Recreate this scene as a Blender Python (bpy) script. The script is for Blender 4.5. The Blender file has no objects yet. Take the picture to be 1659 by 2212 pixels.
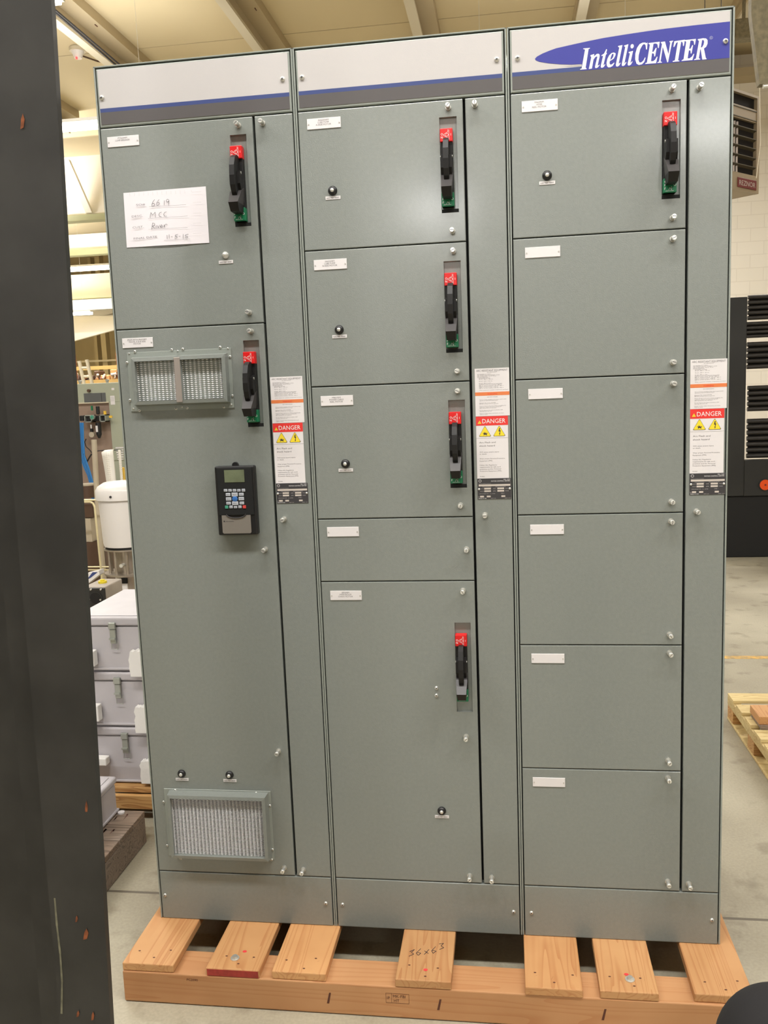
import bpy, bmesh, math, random
from mathutils import Vector, Matrix
from mathutils.geometry import tessellate_polygon
random.seed(7)
S = bpy.context.scene
COL = S.collection
PI = math.pi
# ------------------------------------------------------------------ camera
FL = 1898.7412                      # focal length in pixels of the 1659 px wide frame
RM = ((0.98987691, 0.13657595, -0.03860975), (-0.01872766, -0.1439683, -0.98940507), (-0.14068752, 0.98011231, -0.13995315))
CAM = Vector((1.00053, -2.18891, 1.56993))
cd = bpy.data.cameras.new('camera'); co = bpy.data.objects.new('camera', cd); COL.objects.link(co)
cd.sensor_fit = 'HORIZONTAL'; cd.sensor_width = 36.0; cd.lens = FL / 1659 * 36.0
cd.clip_start = 0.05; cd.clip_end = 200
r0, r1, r2 = (Vector(r) for r in RM)
m = Matrix(((r0.x, -r1.x, -r2.x, CAM.x), (r0.y, -r1.y, -r2.y, CAM.y), (r0.z, -r1.z, -r2.z, CAM.z), (0, 0, 0, 1)))
co.matrix_world = m
S.camera = co
def at(u, v, ax='y', val=0.0):
    """surveyed photo point -> world point on the plane ax=val"""
    d = r0 * ((u - 829.5) / FL) + r1 * ((v - 1106) / FL) + r2
    i = 'xyz'.index(ax); t = (val - CAM[i]) / d[i]
    return CAM + d * t
# ------------------------------------------------------------------ materials
def nodes(name):
    mt = bpy.data.materials.new(name); mt.use_nodes = True
    return mt, mt.node_tree.nodes, mt.node_tree.links
def lin(c):
    return tuple((x / 12.92 if x <= 0.04045 else ((x + 0.055) / 1.055) ** 2.4) for x in (v / 255 for v in c)) + (1,)
def mat(name, c, rough=0.5, metal=0.0, var=0.0, vscale=6.0, bump=0.0, bscale=300.0, spec=0.5, emit=None, es=0.0, c2=None, coat=0.0, stretch=None):
    mt, n, l = nodes(name); b = n['Principled BSDF']
    b.inputs['Base Color'].default_value = lin(c); b.inputs['Roughness'].default_value = rough
    b.inputs['Metallic'].default_value = metal; b.inputs['Specular IOR Level'].default_value = spec
    b.inputs['Coat Weight'].default_value = coat; b.inputs['Coat Roughness'].default_value = .15
    if emit: b.inputs['Emission Color'].default_value = lin(emit); b.inputs['Emission Strength'].default_value = es
    tc = n.new('ShaderNodeTexCoord'); mp = n.new('ShaderNodeMapping'); l.new(tc.outputs['Object'], mp.inputs[0])
    if stretch: mp.inputs['Scale'].default_value = stretch
    if var > 0 or c2:
        nz = n.new('ShaderNodeTexNoise'); nz.inputs['Scale'].default_value = vscale; nz.inputs['Detail'].default_value = 6
        l.new(mp.outputs[0], nz.inputs['Vector'])
        cr = n.new('ShaderNodeValToRGB')
        a = lin(c); d = lin(c2) if c2 else tuple(x * (1 - var) for x in a[:3]) + (1,)
        cr.color_ramp.elements[0].position = 0.35; cr.color_ramp.elements[0].color = d
        cr.color_ramp.elements[1].position = 0.65; cr.color_ramp.elements[1].color = a
        l.new(nz.outputs['Fac'], cr.inputs[0]); l.new(cr.outputs[0], b.inputs['Base Color'])
    if bump > 0:
        nb = n.new('ShaderNodeTexNoise'); nb.inputs['Scale'].default_value = bscale; nb.inputs['Detail'].default_value = 3
        l.new(mp.outputs[0], nb.inputs['Vector'])
        bp = n.new('ShaderNodeBump'); bp.inputs['Strength'].default_value = bump; bp.inputs['Distance'].default_value = 0.001
        l.new(nb.outputs['Fac'], bp.inputs['Height']); l.new(bp.outputs[0], b.inputs['Normal'])
    return mt
def wood(name, c1, c2, scale=(9, 1.2, 9), knots=True, dark=0.55):
    mt, n, l = nodes(name); b = n['Principled BSDF']; b.inputs['Roughness'].default_value = 0.65
    tc = n.new('ShaderNodeTexCoord'); oi = n.new('ShaderNodeObjectInfo'); mp = n.new('ShaderNodeMapping')
    mp.inputs['Scale'].default_value = scale
    ad = n.new('ShaderNodeVectorMath'); ad.operation = 'ADD'
    ml = n.new('ShaderNodeVectorMath'); ml.operation = 'SCALE'; ml.inputs[0].default_value = (7.3, 3.1, 5.7)
    l.new(oi.outputs['Random'], ml.inputs['Scale'])
    l.new(tc.outputs['Object'], ad.inputs[0]); l.new(ml.outputs[0], ad.inputs[1]); l.new(ad.outputs[0], mp.inputs[0])
    nz = n.new('ShaderNodeTexNoise'); nz.inputs['Scale'].default_value = 1.6; nz.inputs['Detail'].default_value = 2; nz.inputs['Distortion'].default_value = 0.6
    l.new(mp.outputs[0], nz.inputs['Vector'])
    mu = n.new('ShaderNodeMath'); mu.operation = 'MULTIPLY'; mu.inputs[1].default_value = 14
    fr = n.new('ShaderNodeMath'); fr.operation = 'FRACT'
    l.new(nz.outputs['Fac'], mu.inputs[0]); l.new(mu.outputs[0], fr.inputs[0])
    cr = n.new('ShaderNodeValToRGB'); e = cr.color_ramp.elements
    e[0].position = 0.0; e[0].color = lin(c1); e[1].position = 0.95; e[1].color = lin(c2)
    x = e.new(0.55); x.color = lin(c1)
    l.new(fr.outputs[0], cr.inputs[0])
    n2 = n.new('ShaderNodeTexNoise'); n2.inputs['Scale'].default_value = 3.0; n2.inputs['Detail'].default_value = 4
    l.new(ad.outputs[0], n2.inputs['Vector'])
    mx = n.new('ShaderNodeMixRGB'); mx.blend_type = 'MULTIPLY'; mx.inputs[0].default_value = dark
    c3 = n.new('ShaderNodeValToRGB'); c3.color_ramp.elements[0].position = .3; c3.color_ramp.elements[0].color = (.72, .6, .48, 1)
    c3.color_ramp.elements[1].position = .6; c3.color_ramp.elements[1].color = (1, 1, 1, 1)
    l.new(n2.outputs['Fac'], c3.inputs[0]); l.new(cr.outputs[0], mx.inputs[1]); l.new(c3.outputs[0], mx.inputs[2])
    hv = n.new('ShaderNodeHueSaturation'); mr = n.new('ShaderNodeMapRange'); mr.inputs['To Min'].default_value = .82; mr.inputs['To Max'].default_value = 1.08
    l.new(oi.outputs['Random'], mr.inputs['Value']); l.new(mr.outputs[0], hv.inputs['Value']); l.new(mx.outputs[0], hv.inputs['Color'])
    l.new(hv.outputs[0], b.inputs['Base Color'])
    return mt
M = {}
M['paint'] = mat('grey_paint', (133, 138, 133), .32, bump=.35, bscale=420, var=.05, vscale=120, spec=.5, coat=.4)
M['rim'] = mat('grey_paint_rim', (146, 152, 145), .33, bump=.3, bscale=400, spec=.55)
M['flatblack'] = mat('flat_black', (18, 19, 18), .9)
M['plate'] = mat('header_plate', (190, 186, 184), .5, bump=.1, bscale=500)
M['blue'] = mat('logo_blue', (52, 55, 146), .5)
M['blue2'] = mat('stripe_blue', (54, 68, 122), .5)
M['charcoal'] = mat('stripe_charcoal', (84, 80, 80), .5)
M['white'] = mat('white_print', (236, 234, 232), .5)
M['label'] = mat('white_label', (226, 222, 222), .45)
M['ink'] = mat('grey_ink', (120, 116, 118), .6)
M['ink2'] = mat('dark_ink', (50, 48, 50), .6)
M['lightink'] = mat('light_print', (178, 174, 172), .6)
M['orange'] = mat('warning_orange', (224, 126, 72), .5)
M['dred'] = mat('danger_red', (226, 54, 50), .45)
M['yellow'] = mat('sign_yellow', (240, 214, 48), .5)
M['dplate'] = mat('rating_plate_black', (62, 60, 62), .4)
M['cream'] = mat('plate_field', (206, 196, 186), .5)
M['steel'] = mat('zinc_steel', (232, 232, 226), .3, .65)
M['steel2'] = mat('dull_steel', (196, 195, 188), .4, .6)
M['blackp'] = mat('black_plastic', (26, 26, 27), .42, bump=.05, bscale=300)
M['handle'] = mat('handle_black', (24, 23, 23), .5, spec=.4)
M['handle_g'] = mat('handle_lightened', (58, 55, 55), .42)
M['red'] = mat('indicator_red', (214, 22, 24), .4)
M['green'] = mat('indicator_green', (14, 112, 72), .45)
M['alu'] = mat('filter_aluminium', (250, 249, 250), .3, .3)
M['alud'] = mat('filter_void', (30, 24, 30), .8)
M['pink'] = mat('bare_aluminium_bar', (178, 168, 160), .4, .6)
M['lcd'] = mat('lcd_green', (116, 124, 98), .18, var=.2, vscale=30)
M['keyg'] = mat('key_grey', (184, 188, 196), .5)
M['keyb'] = mat('key_blue', (56, 110, 178), .45)
M['keyr'] = mat('key_red', (206, 70, 66), .5)
M['keyn'] = mat('key_green', (70, 150, 124), .5)
M['silv'] = mat('silver_cover', (136, 130, 122), .45, .2)
M['paper'] = mat('paper', (233, 228, 232), .7)
M['pine'] = wood('pine_board', (208, 158, 106), (194, 138, 88), (8, .4, 8))
M['pine2'] = wood('pine_beam', (198, 148, 102), (190, 136, 90), (.3, 5, 6))
M['endred'] = mat('red_painted_end', (176, 62, 52), .7, var=.3, vscale=60)
M['oldwood'] = wood('weathered_wood', (150, 134, 120), (110, 96, 84), (1, 10, 10), dark=.9)
M['orwood'] = wood('orange_wood', (214, 170, 110), (180, 128, 74), (1, 8, 8))
M['palew'] = wood('pale_wood', (226, 206, 150), (200, 172, 116), (1, 8, 8))
M['nail'] = mat('nail_dark', (90, 50, 34), .7)
M['redmark'] = mat('red_crayon', (226, 66, 66), .7)
M['fibre'] = mat('grey_fibreglass', (190, 186, 190), .5, var=.05, vscale=14)
M['fibred'] = mat('grey_fibreglass_side', (150, 150, 150), .5)
M['foam'] = mat('white_foam', (240, 238, 234), .9, bump=.4, bscale=120)
M['latch'] = mat('latch_steel', (170, 174, 166), .4, .5)
M['mast'] = mat('mast_paint', (56, 55, 52), .42, var=.35, vscale=9, bump=.2, bscale=60, spec=.35)
M['rust'] = mat('rust_chip', (150, 86, 50), .9, var=.5, vscale=90)
M['scratch'] = mat('bare_scratch', (124, 122, 100), .6, var=.5, vscale=50)
M['ceil'] = mat('ceiling_liner', (210, 194, 156), .8, var=.07, vscale=.7, stretch=(1, .3, 1))
M['purlin'] = mat('purlin_paint', (206, 196, 172), .6)
M['purlin2'] = mat('purlin_darker', (182, 166, 134), .7)  # darker copy of the purlin paint, web shade put into the colour
M['girder'] = mat('girder_white', (236, 230, 218), .7)
M['gflange'] = mat('girder_flange', (176, 178, 142), .7)
M['wallt'] = mat('wall_tan', (196, 180, 142), .85, var=.12, vscale=.4, stretch=(3, 1, .4))
M['blackr'] = mat('black_frame', (40, 40, 38), .5, var=.3, vscale=3)
M['blackb'] = mat('black_bar', (52, 48, 46), .4, var=.5, vscale=18, stretch=(1, 1, 8))
M['deepblk'] = mat('black_machine', (16, 16, 16), .7)
M['refl'] = mat('reflector_orange', (240, 84, 24), .3)
M['tube'] = mat('lamp_tube', (255, 255, 255), .5, emit=(255, 246, 226), es=22)
M['lamph'] = mat('lamp_housing', (230, 228, 220), .5)
M['heat'] = mat('heater_tan', (168, 150, 122), .5)
M['louv'] = mat('heater_louver', (98, 90, 72), .5, .3)
M['tubes'] = mat('heat_exchanger', (190, 178, 170), .4, .5)
M['hvoid'] = mat('heater_void', (26, 20, 16), .9)
M['hred'] = mat('heater_badge', (120, 40, 34), .5)
M['panelg'] = mat('panel_greygreen', (166, 170, 150), .5)
M['mauve'] = mat('backplate_mauve', (150, 128, 112), .6)
M['wingl'] = mat('panel_window', (96, 98, 98), .3)
M['bluehose'] = mat('blue_hose', (54, 128, 196), .35)
M['whitep'] = mat('white_enamel', (228, 224, 220), .3)
M['brass'] = mat('brass_yellow', (232, 190, 70), .4)
M['yell'] = mat('yellow_plastic', (226, 206, 50), .45)
M['brown'] = mat('dark_brown_drum', (84, 62, 46), .5)
M['stain'] = mat('stainless', (190, 180, 166), .35, .8, var=.2, vscale=20)
M['creamp'] = mat('cream_paint', (184, 172, 150), .6)
M['gearb'] = mat('gearbox_grey', (172, 162, 150), .6, var=.15, vscale=14)
M['goldt'] = mat('cream_tube', (232, 220, 178), .35, .2)
M['galv'] = mat('galvanised', (136, 126, 98), .6, .2, var=.35, vscale=30)
M['rackor'] = mat('rack_beam_yellow', (190, 156, 96), .5)
M['rubble'] = mat('stored_brown_goods', (176, 118, 62), .8, c2=(84, 56, 36), vscale=7)
M['rackog'] = mat('orange_steel', (150, 84, 46), .5)
M['rednose'] = mat('led_red', (255, 60, 60), .4, emit=(255, 50, 50), es=6)
M['bin'] = mat('bin_black', (20, 18, 19), .85, bump=.2, bscale=200)
# perforated white strip
def perf(name):
    mt, n, l = nodes(name); b = n['Principled BSDF']; b.inputs['Roughness'].default_value = .5
    tc = n.new('ShaderNodeTexCoord'); v = n.new('ShaderNodeTexVoronoi'); v.inputs['Scale'].default_value = 90; v.inputs['Randomness'].default_value = .15
    l.new(tc.outputs['Object'], v.inputs['Vector']); cr = n.new('ShaderNodeValToRGB')
    cr.color_ramp.elements[0].position = .16; cr.color_ramp.elements[0].color = lin((188, 178, 160)); cr.color_ramp.elements[1].position = .24; cr.color_ramp.elements[1].color = lin((240, 236, 226))
    l.new(v.outputs['Distance'], cr.inputs[0]); l.new(cr.outputs[0], b.inputs['Base Color']); return mt
M['perf'] = perf('perforated_white')
def concrete():
    mt, n, l = nodes('concrete_floor'); b = n['Principled BSDF']; b.inputs['Roughness'].default_value = .55
    tc = n.new('ShaderNodeTexCoord')
    def nz(s, d, lo, hi, ca, cb):
        z = n.new('ShaderNodeTexNoise'); z.inputs['Scale'].default_value = s; z.inputs['Detail'].default_value = d; l.new(tc.outputs['Object'], z.inputs['Vector'])
        r = n.new('ShaderNodeValToRGB'); r.color_ramp.elements[0].position = lo; r.color_ramp.elements[0].color = ca; r.color_ramp.elements[1].position = hi; r.color_ramp.elements[1].color = cb
        l.new(z.outputs['Fac'], r.inputs[0]); return r
    a = nz(1.3, 8, .3, .7, lin((146, 138, 118)), lin((182, 175, 154)))
    s = nz(9, 5, .56, .7, (1, 1, 1, 1), (.55, .52, .48, 1)); f = nz(120, 3, .3, .7, (.9, .9, .9, 1), (1.05, 1.05, 1.05, 1))
    m1 = n.new('ShaderNodeMixRGB'); m1.blend_type = 'MULTIPLY'; m1.inputs[0].default_value = .6
    m2 = n.new('ShaderNodeMixRGB'); m2.blend_type = 'MULTIPLY'; m2.inputs[0].default_value = 1
    l.new(a.outputs[0], m1.inputs[1]); l.new(s.outputs[0], m1.inputs[2]); l.new(m1.outputs[0], m2.inputs[1]); l.new(f.outputs[0], m2.inputs[2])
    sx = n.new('ShaderNodeSeparateXYZ'); l.new(tc.outputs['Object'], sx.inputs[0])
    sub = n.new('ShaderNodeMath'); sub.operation = 'SUBTRACT'; sub.inputs[1].default_value = .29; l.new(sx.outputs['Y'], sub.inputs[0])
    ab = n.new('ShaderNodeMath'); ab.operation = 'ABSOLUTE'; l.new(sub.outputs[0], ab.inputs[0])
    lt = n.new('ShaderNodeMath'); lt.operation = 'LESS_THAN'; lt.inputs[1].default_value = .006; l.new(ab.outputs[0], lt.inputs[0])
    m3 = n.new('ShaderNodeMixRGB'); m3.inputs[2].default_value = lin((104, 96, 82)); l.new(lt.outputs[0], m3.inputs[0]); l.new(m2.outputs[0], m3.inputs[1])
    l.new(m3.outputs[0], b.inputs['Base Color']); return mt
M['conc'] = concrete()
def block_wall():
    mt, n, l = nodes('painted_block_wall'); b = n['Principled BSDF']; b.inputs['Roughness'].default_value = .7
    tc = n.new('ShaderNodeTexCoord'); mp = n.new('ShaderNodeMapping'); mp.inputs['Rotation'].default_value = (PI / 2, 0, 0)
    br = n.new('ShaderNodeTexBrick'); br.inputs['Scale'].default_value = 1.0; br.inputs['Brick Width'].default_value = .4; br.inputs['Row Height'].default_value = .2; br.inputs['Mortar Size'].default_value = .006
    br.inputs['Color1'].default_value = lin((240, 232, 217)); br.inputs['Color2'].default_value = lin((238, 230, 214)); br.inputs['Mortar'].default_value = lin((228, 219, 203))
    l.new(tc.outputs['Object'], mp.inputs[0]); l.new(mp.outputs[0], br.inputs['Vector']); l.new(br.outputs['Color'], b.inputs['Base Color']); return mt
M['block'] = block_wall()
# ------------------------------------------------------------------ mesh builder
_txt = {}
def text_geo(s):
    if s in _txt: return _txt[s]
    c = bpy.data.curves.new('t', 'FONT'); c.body = s; c.size = 1; c.resolution_u = 2
    o = bpy.data.objects.new('t', c); COL.objects.link(o)
    dg = bpy.context.evaluated_depsgraph_get(); me = bpy.data.meshes.new_from_object(o.evaluated_get(dg))
    vs = [v.co.copy() for v in me.vertices]; fs = [tuple(p.vertices) for p in me.polygons]
    bpy.data.objects.remove(o); bpy.data.curves.remove(c); bpy.data.meshes.remove(me)
    _txt[s] = (vs, fs); return _txt[s]
class MB:
    def __init__(s): s.bm = bmesh.new(); s.mats = []; s.sm = set()
    def mi(s, m):
        m = M[m] if isinstance(m, str) else m
        if m not in s.mats: s.mats.append(m)
        return s.mats.index(m)
    def _add(s, vs, fs, m, smooth=False):
        k = s.mi(m); bv = [s.bm.verts.new(v) for v in vs]
        for f in fs:
            try: g = s.bm.faces.new([bv[i] for i in f]); g.material_index = k; g.smooth = smooth
            except ValueError: pass
        return bv
    def box(s, x0, x1, y0, y1, z0, z1, m, bev=0.0, seg=2):
        vs = [(x0, y0, z0), (x1, y0, z0), (x1, y1, z0), (x0, y1, z0), (x0, y0, z1), (x1, y0, z1), (x1, y1, z1), (x0, y1, z1)]
        fs = [(0, 3, 2, 1), (4, 5, 6, 7), (0, 1, 5, 4), (1, 2, 6, 5), (2, 3, 7, 6), (3, 0, 4, 7)]
        if bev <= 0: s._add(vs, fs, m); return s
        b = bmesh.new(); bv = [b.verts.new(v) for v in vs]
        for f in fs: b.faces.new([bv[i] for i in f])
        bmesh.ops.bevel(b, geom=b.edges[:], offset=bev, segments=seg, affect='EDGES', profile=.5)
        s.merge(b, m); return s
    def merge(s, b, m, smooth=False):
        b.verts.ensure_lookup_table(); idx = {v: i for i, v in enumerate(b.verts)}
        s._add([v.co.copy() for v in b.verts], [[idx[v] for v in f.verts] for f in b.faces], m, smooth); b.free()
    def obox(s, o, ax, ay, az, m):
        """oriented box: corner o and three edge vectors"""
        o, ax, ay, az = map(Vector, (o, ax, ay, az))
        vs = [o, o + ax, o + ax + ay, o + ay, o + az, o + ax + az, o + ax + ay + az, o + ay + az]
        s._add(vs, [(0, 3, 2, 1), (4, 5, 6, 7), (0, 1, 5, 4), (1, 2, 6, 5), (2, 3, 7, 6), (3, 0, 4, 7)], m); return s
    def cone(s, p0, p1, a, b, m, n=16, smooth=True, caps=True):
        p0, p1 = Vector(p0), Vector(p1); d = (p1 - p0).normalized()
        q = d.orthogonal().normalized(); w = d.cross(q)
        vs = []
        for p, r in ((p0, a), (p1, b)):
            for i in range(n):
                t = 2 * PI * i / n; vs.append(p + (q * math.cos(t) + w * math.sin(t)) * r)
        s._add(vs, [(i, (i + 1) % n, n + (i + 1) % n, n + i) for i in range(n)], m, smooth)
        if caps: s._add(vs[:n], [tuple(range(n))[::-1]], m); s._add(vs[n:], [tuple(range(n))], m)
        return s
    def cyl(s, p0, p1, r, m, n=16, smooth=True): return s.cone(p0, p1, r, r, m, n, smooth)
    def lathe(s, o, prof, m, n=24, axis='z', smooth=True):
        o = Vector(o); vs = []; k = len(prof)
        for i in range(n):
            t = 2 * PI * i / n; c, q = math.cos(t), math.sin(t)
            for r, h in prof:
                vs.append(o + (Vector((r * c, r * q, h)) if axis == 'z' else Vector((r * c, -h, r * q))))
        fs = [(i * k + j, ((i + 1) % n) * k + j, ((i + 1) % n) * k + j + 1, i * k + j + 1) for i in range(n) for j in range(k - 1)]
        s._add(vs, fs, m, smooth); return s
    def tube(s, pts, r, m, n=8):
        pts = [Vector(p) for p in pts]
        for a, b in zip(pts, pts[1:]): s.cone(a, b, r, r, m, n)
        return s
    def poly(s, pts, m):
        """flat polygon, may be concave"""
        tr = tessellate_polygon([[Vector(p) for p in pts]])
        s._add(pts, tr, m); return s
    def prism(s, pts, d, m):
        """concave polygon extruded by vector d"""
        d = Vector(d); P = [Vector(p) for p in pts]; n = len(P); tr = tessellate_polygon([P])
        s._add(P + [p + d for p in P], list(tr) + [tuple(n + i for i in t[::-1]) for t in tr] + [(i, (i + 1) % n, n + (i + 1) % n, n + i) for i in range(n)], m); return s
    def loft(s, secs, m, smooth=True):
        k = len(secs[0]); vs = [v for q in secs for v in q]
        s._add(vs, [(i * k + j, i * k + (j + 1) % k, (i + 1) * k + (j + 1) % k, (i + 1) * k + j) for i in range(len(secs) - 1) for j in range(k)], m, smooth)
        s._add(secs[0], [tuple(range(k))], m); s._add(secs[-1], [tuple(range(k))], m); return s
    def text(s, t, x, z, h, m, y=0.0, al='L', w=None, ux=None, uz=None, o=None, sx=1.0):
        """lettering lying in the xz plane (or the plane o,ux,uz); h = capital height"""
        vs, fs = text_geo(t)
        if not vs: return s
        lo = min(v.x for v in vs); hi = max(v.x for v in vs); k = h / .73
        kx = k * sx
        if w: kx = w / (hi - lo)
        off = {'L': lo, 'C': (lo + hi) / 2, 'R': hi}[al]
        if o is None: P = [(x + (v.x - off) * kx, y, z + v.y * k) for v in vs]
        else:
            o, ux, uz = Vector(o), Vector(ux), Vector(uz); P = [o + ux * (x + (v.x - off) * kx) + uz * (z + v.y * k) for v in vs]
        s._add(P, fs, m); return s
    def build(s, name, parent=None, smooth_ang=None):
        me = bpy.data.meshes.new(name); s.bm.normal_update(); s.bm.to_mesh(me); s.bm.free()
        for m in s.mats: me.materials.append(m)
        o = bpy.data.objects.new(name, me); COL.objects.link(o)
        if parent is not None: o.parent = parent
        return o
def tag(o, label=None, cat=None, group=None, kind=None):
    if label: o['label'] = label
    if cat: o['category'] = cat
    if group: o['group'] = group
    if kind: o['kind'] = kind
    return o
def empty(name, loc, label, cat, group=None, rz=0):
    o = bpy.data.objects.new(name, None); COL.objects.link(o); o.location = loc; o.rotation_euler.z = rz; o.empty_display_size = .1
    return tag(o, label, cat, group)
def reparent(o, p):   # keep world place although parent empty stands elsewhere (unrotated empties only)
    o.parent = p; o.location = o.location - p.location; return o
def struct(mb, name): return tag(mb.build(name), kind='structure')
class Thing:
    """an Empty at the thing's base; parts are modelled in world coordinates and hung on it"""
    def __init__(s, name, base, label, cat, group=None): s.e = empty(name, base, label, cat, group)
    def part(s, mb, name, parent=None, label=None):
        o = mb.build(name)
        if parent is None: reparent(o, s.e)
        else: o.parent = parent
        if label: o['label'] = label
        return o
# ------------------------------------------------------------------ the control centre
BZ, TZ = .109, 2.3825
Z6, Z0 = 2.236, .2525
def box_hole(mb, x0, x1, z0, z1, hole, m, y0=0.0, y1=.02, bev=.0018):
    b = bmesh.new()
    def R(x0, x1, z0, z1, y): return [b.verts.new((x, y, z)) for x, z in ((x0, z0), (x1, z0), (x1, z1), (x0, z1))]
    F = R(x0, x1, z0, z1, y0); B = R(x0, x1, z0, z1, y1)
    oe = []
    for i in range(4): b.faces.new((F[(i + 1) % 4], F[i], B[i], B[(i + 1) % 4]))
    if hole:
        h = R(*hole, y0); hb = R(*hole, y0 + .012)
        for i in range(4):
            j = (i + 1) % 4; b.faces.new((F[i], F[j], h[j], h[i])); b.faces.new((h[i], h[j], hb[j], hb[i]))
    else: b.faces.new(F)
    b.edges.ensure_lookup_table(); fs = set(F)
    ed = [e for e in b.edges if e.verts[0] in fs and e.verts[1] in fs]
    bmesh.ops.bevel(b, geom=ed, offset=bev, segments=2, affect='EDGES', profile=.5)
    mb.merge(b, m)
KN = {}
def knob(parent, u, v, long=True, name='captive_screw', L=.0255):
    """slotted captive screw standing out of the sheet; u,v = where its head sits"""
    p = at(u, v, 'y', -L)
    if long not in KN:
        b = MB()
        if long:
            b.cyl((0, 0, 0), (0, -.003, 0), .0068, 'steel2', 14); b.cyl((0, -.003, 0), (0, -.0145, 0), .0049, 'steel2', 12)
            b.lathe((0, 0, 0), [(.0048, .0135), (.0058, .0145), (.0058, .0195), (.005, .021), (.0015, .021)], 'steel', 16, 'y')
            b.cyl((0, -.021, 0), (0, -.0211, 0), .0050, 'steel', 16); b.box(-.0045, .0045, -.02115, -.0205, -.0006, .0006, 'ink2')
        else:
            b.lathe((0, 0, 0), [(.0058, 0), (.0058, .001), (.005, .003), (.003, .0042), (0, .0044)], 'steel', 16, 'y')
            b.box(-.003, .003, -.0049, -.0043, -.0007, .0007, 'ink2'); b.box(-.0007, .0007, -.0049, -.0043, -.003, .003, 'ink2')
        KN[long] = b.build(name); o = KN[long]
    else:
        o = KN[long].copy(); COL.objects.link(o)
    if long: o.scale = (1, 1.22, 1)
    o.name = name; o.location = (p.x, 0, p.z); o.rotation_euler.y = random.uniform(-1.5, 1.5); o.parent = parent
    return o
def small_knob(parent, u, v, y=0.0, name='screw', s=1.0):
    o = knob(parent, u, v, False, name, L=.003); p = at(u, v, 'y', y); o.location = (p.x, y, p.z); o.scale = (s, s, s); return o
def nameplate(parent, u, v, lines, tilt=0.0):
    p = at(u, v); b = MB(); w, h = .0825, .0245; x0, z0 = p.x, p.z
    b.box(x0 - w / 2, x0 + w / 2, -.0018, 0, z0 - h / 2, z0 + h / 2, 'label', .0004, 1)
    for sx in (-1, 1): b.cyl((x0 + sx * .0375, -.0018, z0 - .0005), (x0 + sx * .0375, -.0028, z0 - .0005), .0016, 'steel2', 10)
    for i, t in enumerate(lines):
        b.text(t, x0 - .001, z0 + .0058 - i * .0052, .0040, 'ink', -.0020, 'C')
    return b.build('nameplate', parent)
def reset(parent, u, v, black=True):
    p = at(u, v, 'y', -.006); b = MB()
    if black:
        b.lathe((p.x, 0, p.z), [(.0113, 0), (.0113, .002), (.0096, .006), (.006, .0078), (.0046, .0078)], 'blackp', 22, 'y')
        b.lathe((p.x, 0, p.z), [(.0046, .006), (.0046, .0095), (.0034, .0105), (0, .0108)], 'steel', 16, 'y')
    else:
        b.lathe((p.x, 0, p.z), [(.0085, 0), (.0085, .003), (.006, .005), (.005, .0105), (.003, .012), (0, .0122)], 'steel', 18, 'y')
        b.box(p.x - .006, p.x - .0035, -.01, -.003, p.z - .001, p.z + .001, 'steel2')
    b.build('reset_button', parent)
    b = MB(); b.box(p.x - .0185, p.x + .0185, -.0012, 0, p.z - .0205, p.z - .0125, 'label', .0003, 1)
    b.text('ELEC TRIP / RESET', p.x, p.z - .0182, .0030, 'ink2', -.0014, 'C', w=.031); b.build('button_label', parent)
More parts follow.
